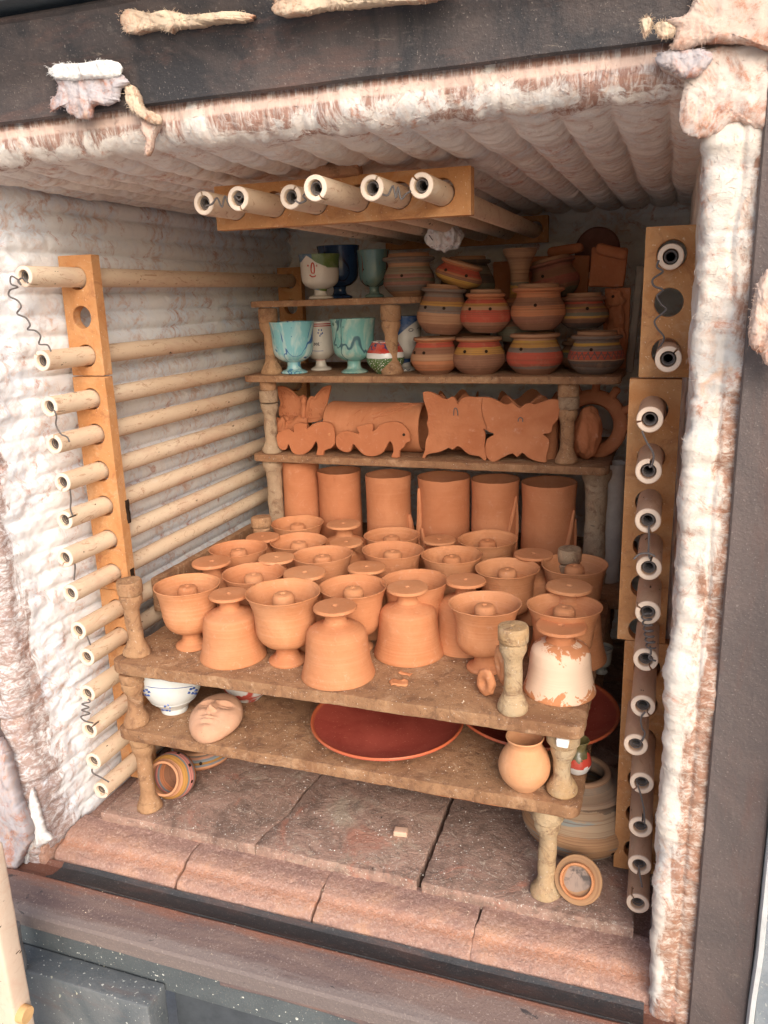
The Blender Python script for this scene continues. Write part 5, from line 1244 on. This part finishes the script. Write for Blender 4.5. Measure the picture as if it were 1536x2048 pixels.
# face mask
def facemesh():
    n = 90; V = []; F = []; a, b = .052, .062
    u = np.linspace(-1, 1, n); U_, V_ = np.meshgrid(u, u, indexing='ij'); U_ = U_.ravel(); V_ = V_.ravel()
    # squircle map of the square to the oval
    X = U_ * np.sqrt(1 - V_ ** 2 / 2); Y = V_ * np.sqrt(1 - U_ ** 2 / 2); r = np.sqrt(X ** 2 + Y ** 2)
    w_ = 1 - .16 * np.clip(-Y, 0, 1) ** 1.5; z = .030 * np.sqrt(np.maximum(0, 1 - r ** 2)) ** .8
    g = lambda x0, y0, sx, sy: np.exp(-((X - x0) / sx) ** 2 - ((Y - y0) / sy) ** 2)
    z += .016 * np.exp(-(X / .11) ** 2) * np.clip((.42 - Y) / .6, 0, 1) * (1 / (1 + np.exp(-(Y + .16) / .02))) + .004 * (g(-.13, -.10, .07, .06) + g(.13, -.10, .07, .06))   # nose, nostrils
    for s in (-1, 1):
        z += -.0115 * g(s * .38, .20, .24, .13) + .0065 * g(s * .38, .17, .17, .065) - .003 * g(s * .38, .105, .18, .022) + .004 * np.exp(-((X - s * .36) / .26) ** 2 - ((Y - .36 + .25 * (X - s * .36) ** 2) / .05) ** 2)
        z += .003 * g(s * .45, -.15, .2, .2)
    z += .0052 * g(0, -.37, .24, .045) + .0058 * g(0, -.47, .20, .05) - .0045 * np.exp(-(X / .25) ** 2 - ((Y + .42 + .03 * np.cos(X * 12)) / .016) ** 2) - .003 * g(0, -.26, .04, .06) + .004 * g(0, -.72, .2, .12) - .002 * g(0, -.57, .2, .04)
    P3 = np.stack([X * w_ * a, Y * b, z + .004], 1); P3 = rough(P3, .0005, 60, 2)
    base = len(P3); i = np.arange(n * n).reshape(n, n)
    for p in range(n - 1):
        for q in range(n - 1): F.append((i[p, q], i[p + 1, q], i[p + 1, q + 1], i[p, q + 1]))
    edge = list(i[:, 0]) + list(i[-1, 1:]) + list(i[-2::-1, -1]) + list(i[0, -2:0:-1])
    V = [tuple(x) for x in P3]; k = len(edge)
    for e in edge: V.append((P3[e][0] * .97, P3[e][1] * .97, 0))
    for j in range(k): F.append((edge[j], base + j, base + (j + 1) % k, edge[(j + 1) % k]))
    F.append(tuple(base + j for j in range(k))[::-1]); return mesh(V, [tuple(int(x) for x in f) for f in F], True, 0)
P = at(430, 1448, 2, Z2 + .012); t = obj('face_mask', facemesh(), PALE, None, (P[0], P[1] + .006, Z2 + .016), (0, 0, 0)); tag(t, 'pale clay face mask with closed eyes lying on the low shelf', 'mask'); t.rotation_euler = (Matrix.Rotation(math.radians(16), 3, 'X') @ Matrix.Rotation(math.radians(6), 3, 'Z')).to_euler()
# red plates
def plate(cx_, cy_, cz, R_, label, seed):
    p = [(0, 0), (R_ * .45, 0), (R_ * .50, .004)] + smoothprof([(R_ * .6, .008), (R_ * .85, .018), (R_ * .985, .028), (R_, .0315)], 4) + smoothprof([(R_ * .993, .0345), (R_ * .97, .0335), (R_ * .93, .028), (R_ * .75, .019), (R_ * .5, .012), (R_ * .25, .010), (0, .0105)], 5)
    m = M('red_glaze_%d' % seed, .25, .7); x, y, z = m.sep(m.gen); c = m.mix(m.ramp(m.noise((9, 9, 9), 4, .6, 1), .35, .65), (.32, .055, .038), (.44, .090, .060))
    c = m.mix(m.ramp(z, .84, .93), c, (.52, .12, .05)); c = m.mix(m.math('MULTIPLY', m.ramp(m.noise(300, 2, .4), .68, .72), .5), c, (.70, .25, .15))
    m.bump(m.noise(90, 3, .6), .0006, .5)
    o = obj('red_plate', lathe(p, 90), m.done(c), None, (cx_, cy_, cz)); return tag(o, label, 'plate', 'large glossy red plates')
P0 = at(606, 1462, 2, .229); P1 = at(912, 1455, 2, .229); Pf = at(760, 1522, 2, .229)
R_ = math.dist(P0[:2], P1[:2]) / 2 * 1.03; pc = ((P0[0] + P1[0]) / 2, Pf[1] + R_ * .985)
print('PLATE', pc, R_)
plate(pc[0], pc[1], Z2, R_, 'large red plate in the middle of the low shelf', 1)
P1 = at(1240, 1440, 2, .229); Pf = at(1095, 1503, 2, .229); R2 = .155; plate(P1[0] - R2 * 1.0, Pf[1] + R2 * 1.0, Z2, R2, 'second red plate at the right, jutting beyond the shelf into the shade', 2)
# small jug and jar
P = at(1047, 1578, 2, Z2); R_ = size(102, P) / 2
p = [(0, 0), (R_ * .42, 0)] + smoothprof([(R_ * .52, .003), (R_ * .88, .022), (R_, .042), (R_ * .90, .062), (R_ * .68, .078), (R_ * .66, .086), (R_ * .74, .094)], 5) + [(R_ * .72, .096), (R_ * .66, .094), (R_ * .58, .08), (R_ * .8, .045), (0, .01)]
t = obj('round_jug', lathe(p, 56, .0009, 4), m_terra('orange_clay', (.62, .30, .14), (.68, .37, .20), .25), None, (P[0], P[1] + .006, Z2)); tag(t, 'small round orange clay jug beside the right post on the low shelf', 'jug')
P = at(1156, 1557, 2, Z2); R_ = size(56, P) / 2
p = [(0, 0), (R_ * .5, 0)] + smoothprof([(R_ * .8, .006), (R_, .020), (R_ * .86, .036), (R_ * .60, .046), (R_ * .70, .056), (R_ * .82, .062)], 5) + [(R_ * .76, .063), (R_ * .5, .05), (0, .02)]
t = obj('glazed_jar', lathe(p, 44), bands('jar_glaze', [(0, (.66, .64, .62)), (.30, (.50, .06, .04)), (.56, (.10, .09, .04)), (.8, (.16, .13, .05))], .3, True), None, (P[0] - .004, P[1] + .02, Z2)); tag(t, 'small glossy jar, white, red and olive, behind the right post', 'jar')
# blue patterned cup in the shade
P = at(1205, 1345, 1, 1.62); t, Pq, R_, h, prof = glazed(1204, 1293, 44, 1.62, P[2], bands('shade_cup', [(0, (.45, .42, .36)), (.8, (.3, .3, .3)), (.85, (.5, .47, .4))], .003, True), 'small white cup with dark dots in the shade right of the pots', 21, name='white_cup'); t['group'] = 'x'; del t['group']; t['category'] = 'cup'
# ------------------------------------------------------------------ front shelf bits
def leaf(px, py, z, wpx, hpx, th, seed, label, rot):
    import bmesh
    P = at(px, py, 1, 1.215); sx, sz = size(wpx, P) / 2, size(hpx, P) / 2
    bm = bmesh.new(); bmesh.ops.create_icosphere(bm, subdivisions=4, radius=1); V = np.array([v.co for v in bm.verts]); F = [tuple(v.index for v in f.verts) for f in bm.faces]; bm.free()
    r = np.sqrt(V[:, 0] ** 2 + V[:, 2] ** 2); V[:, 1] *= (1 - .75 * np.exp(-(r / .45) ** 2)); V = V * (1 + .10 * fbm(V, 2.5, 3, seed)[:, None]) * np.array([sx, th, sz])
    return tag(obj('clay_shard', mesh(V, F, True, 0), TERRA, None, tuple(P), rot), label, 'clay piece')
leaf(972, 1364, 0, 46, 64, .010, 1, 'curled clay shard leaning in front of the pale front right post', (.1, .2, -.5))
leaf(1003, 1330, 0, 44, 84, .009, 2, 'taller clay shard leaning against the left side of the pale post', (.05, -.15, -.9))
P = at(798, 1366, 2, .341); t = obj('clay_crumb', mesh(*gridbox(-.016, .016, -.010, .010, 0, .006, .003, .0028, .0022, 120, 6, .003)), TERRA, None, (P[0], P[1], .3395), (0, 0, .2)); tag(t, 'flattened clay crumb on the shelf in front of the goblets', 'clay piece')
P = at(812, 1348, 2, .341); t = obj('clay_crumb', mesh(*gridbox(-.012, .012, -.004, .004, 0, .004, .003, .0018, .0018, 150, 8, .003)), TERRA, None, (P[0], P[1], .3395), (0, 0, -.1)); tag(t, 'string of tiny clay crumbs at the foot of the upside-down goblet', 'clay piece')
# ------------------------------------------------------------------ floor level
def lying(px, py, y, R_, L, stops, label, seed, rot, zc):
    ax_ = Vector((.02, -.93, .34)).normalized(); P = at(px, py, 1, y) - np.array(ax_) * L
    t = thing('striped_pot', label, 'pot', tuple(P), ax_.to_track_quat('Z', 'Y').to_euler())
    p = [(0, 0), (R_ * .55, 0)] + smoothprof([(R_ * .6, .003), (R_ * .9, L * .25), (R_, L * .48), (R_ * .93, L * .72), (R_ * .74, L * .90), (R_ * .74, L * .97)], 5) + [(R_ * .72, L), (R_ * .64, L), (R_ * .60, L * .93), (R_ * .8, L * .5), (R_ * .5, .01), (0, .01)]
    obj('body', lathe(p, 56, .0008, seed), bands('lying_' + str(seed), stops), t)
    return t, L, R_
t, L, R_ = lying(326, 1558, 1.218, .049, .074, [(0, BR), (.3, OR), (.42, (.20, .23, .24)), (.48, (.62, .24, .20)), (.66, (.20, .22, .22)), (.71, OC), (.84, (.58, .28, .15))], 'pot with pink and blue bands lying on its side, mouth towards the front', 201, (math.radians(78), math.radians(-6), math.radians(-22)), .054)
for a in (.6, -.1, 1.35, 2.1):
    obj('vent_hole_shade', lathe([(0, -.001), (.0036, -.001), (.0034, .0012), (0, .0012)], 12), DARKHOLE, t, (math.cos(a) * R_ * .985, math.sin(a) * R_ * .985, L * .56), Vector((math.cos(a), math.sin(a), 0)).to_track_quat('Z', 'Y').to_euler())
pot(400, 1480, 1568, 124, 1.385, 0.0, [(0, OR), (.35, (.55, .26, .14)), (.5, (.22, .26, .28)), (.58, OC), (.66, (.24, .28, .30)), (.76, (.50, .24, .15)), (.85, GY)], 'upright pot with grey-blue bands behind the lying pot', 202, holes=(.55,), lid=False, name='banded_pot', hz=.68)
# big pot at the right
P = at(1160, 1725, 2, 0); P[1] += .055; R_ = .108; Y_ = P[1] + .02; X_ = -.100
p = [(0, 0), (.06, 0)] + smoothprof([(.064, .002), (.088, .022), (.102, .045), (.104, .068), (.090, .095), (.070, .112), (.056, .120), (.056, .124)], 6) + [(.050, .124), (.05, .118), (.08, .09), (.09, .05), (0, .01)]
def swirl(m, c, zz):
    v = m.noise((6, 6, 70), 4, .6, 1.5); return m.mix(m.ramp(v, .52, .60), c, (.26, .27, .25))
t = thing('big_pot', 'big swirled clay pot with a wide flanged mouth at the floor right', 'pot', (X_ - .012, Y_ - .01, 0))
obj('body', lathe(p, 64, .001, 7), bands('big_pot_clay', [(0, (.36, .22, .13)), (.3, (.44, .25, .13)), (.6, (.40, .28, .18)), (.85, (.20, .14, .10))], .1, extra=swirl), t)
q = smoothprof([(.052, .004), (.066, .001), (.079, .0), (.084, .004), (.080, .009), (.062, .016), (.056, .026), (.054, .032), (.048, .034), (.043, .030), (.043, .010), (.046, .004)], 4)
obj('flanged_rim', lathe(q, 64, .0008, 8), bands('big_pot_rim', [(0, (.32, .22, .15)), (.5, (.26, .19, .14)), (.8, (.42, .25, .15))]), t, (0, 0, .118))
for a in (-.55, .12, .75): 
    aa = -PI / 2 + a; obj('vent_hole_shade', lathe([(0, -.001), (.0042, -.001), (.004, .0016), (0, .0016)], 12), DARKHOLE, t, (math.cos(aa) * .0985, math.sin(aa) * .0985, .038), Vector((math.cos(aa), math.sin(aa), -.2)).to_track_quat('Z', 'Y').to_euler())
# lid leaning at the front
P = at(1157, 1760, 1, 1.185); t = thing('pot_lid', 'round clay lid leaning on its edge against the pale right floor post', 'lid', (P[0], 1.185, P[2] + .001), (math.radians(62), 0, math.radians(-8)))
R_ = .0405; obj('flange', lathe([(0, -.004), (R_ * .7, -.004), (R_ * .97, -.001), (R_, .002), (R_ * .97, .005), (R_ * .72, .008), (0, .006)], 52, .0006, 9), bands('lid_clay', [(0, (.34, .20, .11)), (.5, (.50, .29, .15))]), t)
obj('inner_collar', lathe([(R_ * .70, .004), (R_ * .72, .014), (R_ * .69, .0165), (R_ * .62, .0165), (R_ * .60, .014), (R_ * .60, .004)], 48, .0006, 10), TERRA, t)
m = M('smoked_clay', .6, .3); obj('lid_hollow', lathe([(0, .0075), (R_ * .61, .0075), (R_ * .61, .0065), (0, .0065)], 40), m.done(m.mix(m.ramp(m.noise(34, 3, .6, 1), .45, .6), (.33, .24, .19), (.10, .08, .07))), t)
# ring plate leaning in the dark
P = at(1195, 1600, 1, 1.45); t = obj('ring_dish', lathe([(0, 0), (.062, 0), (.070, .004), (.071, .008), (.066, .009), (.058, .003), (0, .003)], 56), m_flat('brown_glaze', (.10, .05, .03), .5, .4), None, tuple(P), (math.radians(70), 0, math.radians(20))); tag(t, 'dark dish with a pale rim standing on edge behind the big pot', 'dish')
# clay chip on the floor
P = at(802, 1668, 2, .0); t = obj('clay_chip', mesh(*gridbox(-.013, .013, -.009, .009, 0, .010, .005, .0015, .0003, 50, 1)), m_flat('pink_clay', (.62, .40, .29), .85, .2, .3), None, (P[0], P[1], .0), (0, 0, .12)); tag(t, 'small pinkish square clay chip alone on the floor', 'clay chip')
# beam under low shelf, wall chips
t = obj('clay_batten', mesh(*gridbox(-.40, -.172, 1.205, 1.235, .140, .1725, .012, .004, .001, 40, 7)), TERRA, None); tag(t, 'orange clay batten under the right half of the low shelf', 'batten')
P = at(670, 338, 1, 1.27); t = obj('brick_chip', mesh(*gridbox(-.040, .040, -.012, .016, -.011, .011, .006, .005, .0018, 70, 7, .003)), m_shelf('brown_brick', (.40, .20, .11), (.50, .28, .17)), None, (P[0], 1.275, P[2]), (0, -.06, 0)); tag(t, 'rough brown brick chip wedged above the front ceiling rack', 'brick chip')
tuft(888, 474, 1.85, 66, 50, .030, 33, 'white wool wad wired round a tube under the ceiling', 0, shard=.45)
P = [at(a, b, 1, 1.815) for a, b in ((858, 470), (868, 482), (880, 476), (878, 462), (886, 480), (898, 476), (902, 462))]; c = P[0]
tag(obj('binding_wire', mesh(*tubepath(crom([p - c for p in P], 4), .0010, 5)), WIRE, None, tuple(c)), 'loose binding wire round the wool wad under the ceiling', 'wire')
# lower left foreground
P = at(10, 1860, 1, .80); Q = at(-30, 2100, 1, .80)
t = thing('upright_batten', 'pale ceramic batten standing upright at the lower left edge', 'batten', (P[0], .80, 0)); x1 = at(20, 1800, 1, .80)[0]
zt = at(8, 1702, 1, .80)[2]; obj('shaft', mesh(*gridbox(-.065, x1 - P[0] - .014, -.02, .02, -.5, zt, .02, .006, .0005, 30, 4)), m_tube('pale_batten', (.66, .50, .38), (.70, .56, .44), .15), t)
Pk = at(40, 2020, 1, .80); obj('peg', lathe([(0, 0), (.013, 0), (.014, .003), (.014, .05), (0, .05)], 24), m_flat('ochre_peg', (.60, .36, .16), .7, .3), t, (Pk[0] - P[0] + .020, -.004, Pk[2]), (0, -PI / 2, 0))
pts = [at(a, b, 1, .90) for a, b in ((26, 1850), (30, 1880), (40, 1920), (38, 1960), (25, 2000))]; c = pts[0]; pp = crom([p - c for p in pts], 24)
tag(obj('conduit', mesh(*tubepath(pp, [.0105 + .0014 * math.sin(i * 2.1) for i in range(len(pp))], 16)), m_flat('grey_conduit', (.16, .16, .16), .5, .4), None, tuple(c)), 'ribbed grey cable conduit at the lower left, behind the pale batten', 'conduit')

# ------------------------------------------------------------------ crumbs and grit
def grit(n, zone, z, seed, mat, name, parent, lo=.0006, hi=.0017, zf=None):
    rg = random.Random(seed); st = []
    for _ in range(n):
        x = rg.uniform(zone[0], zone[1]); y = rg.uniform(zone[2], zone[3]); r = lo + (hi - lo) * rg.random() ** 3
        zz = (zf(y) if zf else z) + r * .3
        a = rg.uniform(0, 6); V = []
        for k in range(3):
            V.append((x + r * math.cos(a + 2.1 * k) * rg.uniform(.6, 1.4), y + r * math.sin(a + 2.1 * k) * rg.uniform(.6, 1.4), zz - r * .4))
        V.append((x + rg.uniform(-.3, .3) * r, y, zz + r * .7)); st.append((V, [(0, 2, 1), (0, 1, 3), (1, 2, 3), (2, 0, 3)]))
    o = obj(name, mesh(*join(st), False), mat); o['kind'] = 'stuff'
    return o
CRUMB = m_flat('pale_crumbs', (.62, .50, .38), .9, .2); CRUMB2 = m_flat('white_crumbs', (.72, .70, .66), .9, .2)
grit(500, (-.96, -.11, 1.175, 1.40), .3405, 1, CRUMB, 'grit', None)
grit(350, (-.96, -.11, 1.175, 1.32), .1975, 2, CRUMB, 'grit', None)
grit(800, (-.98, -.02, 1.16, 1.60), .0005, 3, CRUMB2, 'grit', None)
grit(400, (-1.06, .02, 1.066, 1.15), 0, 4, CRUMB, 'grit', None, .0005, .0015, lambda y: -.0205 if y > 1.10 else (-.031 - (1.092 - y) * .35))
grit(450, (-1.2, .10, .95, 1.0), 0, 5, CRUMB, 'grit', None, .0004, .0013, lambda y: -.0405 - (.998 - y) * .48)

bpy.context.view_layer.update()
rk = [o for o in sc.objects if o.get('label', '').startswith('long ochre rack in the middle of the left')][0]
for (pa, pb) in (((253, 1000), (259, 1046)), ((262, 1138), (268, 1160))):
    A = at(*pa, 0, -1.0028); B = at(*pb, 0, -1.0028)
    o = obj('scorch_mark', mesh(*gridbox(-.0007, .0007, -.006, .006, -abs(A[2] - B[2]) / 2, abs(A[2] - B[2]) / 2, .003, .0006, .0009, 120, 4)), DARKHOLE, rk, (0, 0, 0))
    o.matrix_parent_inverse = rk.matrix_world.inverted(); o.location = (-1.0026, (A[1] + B[1]) / 2, (A[2] + B[2]) / 2)
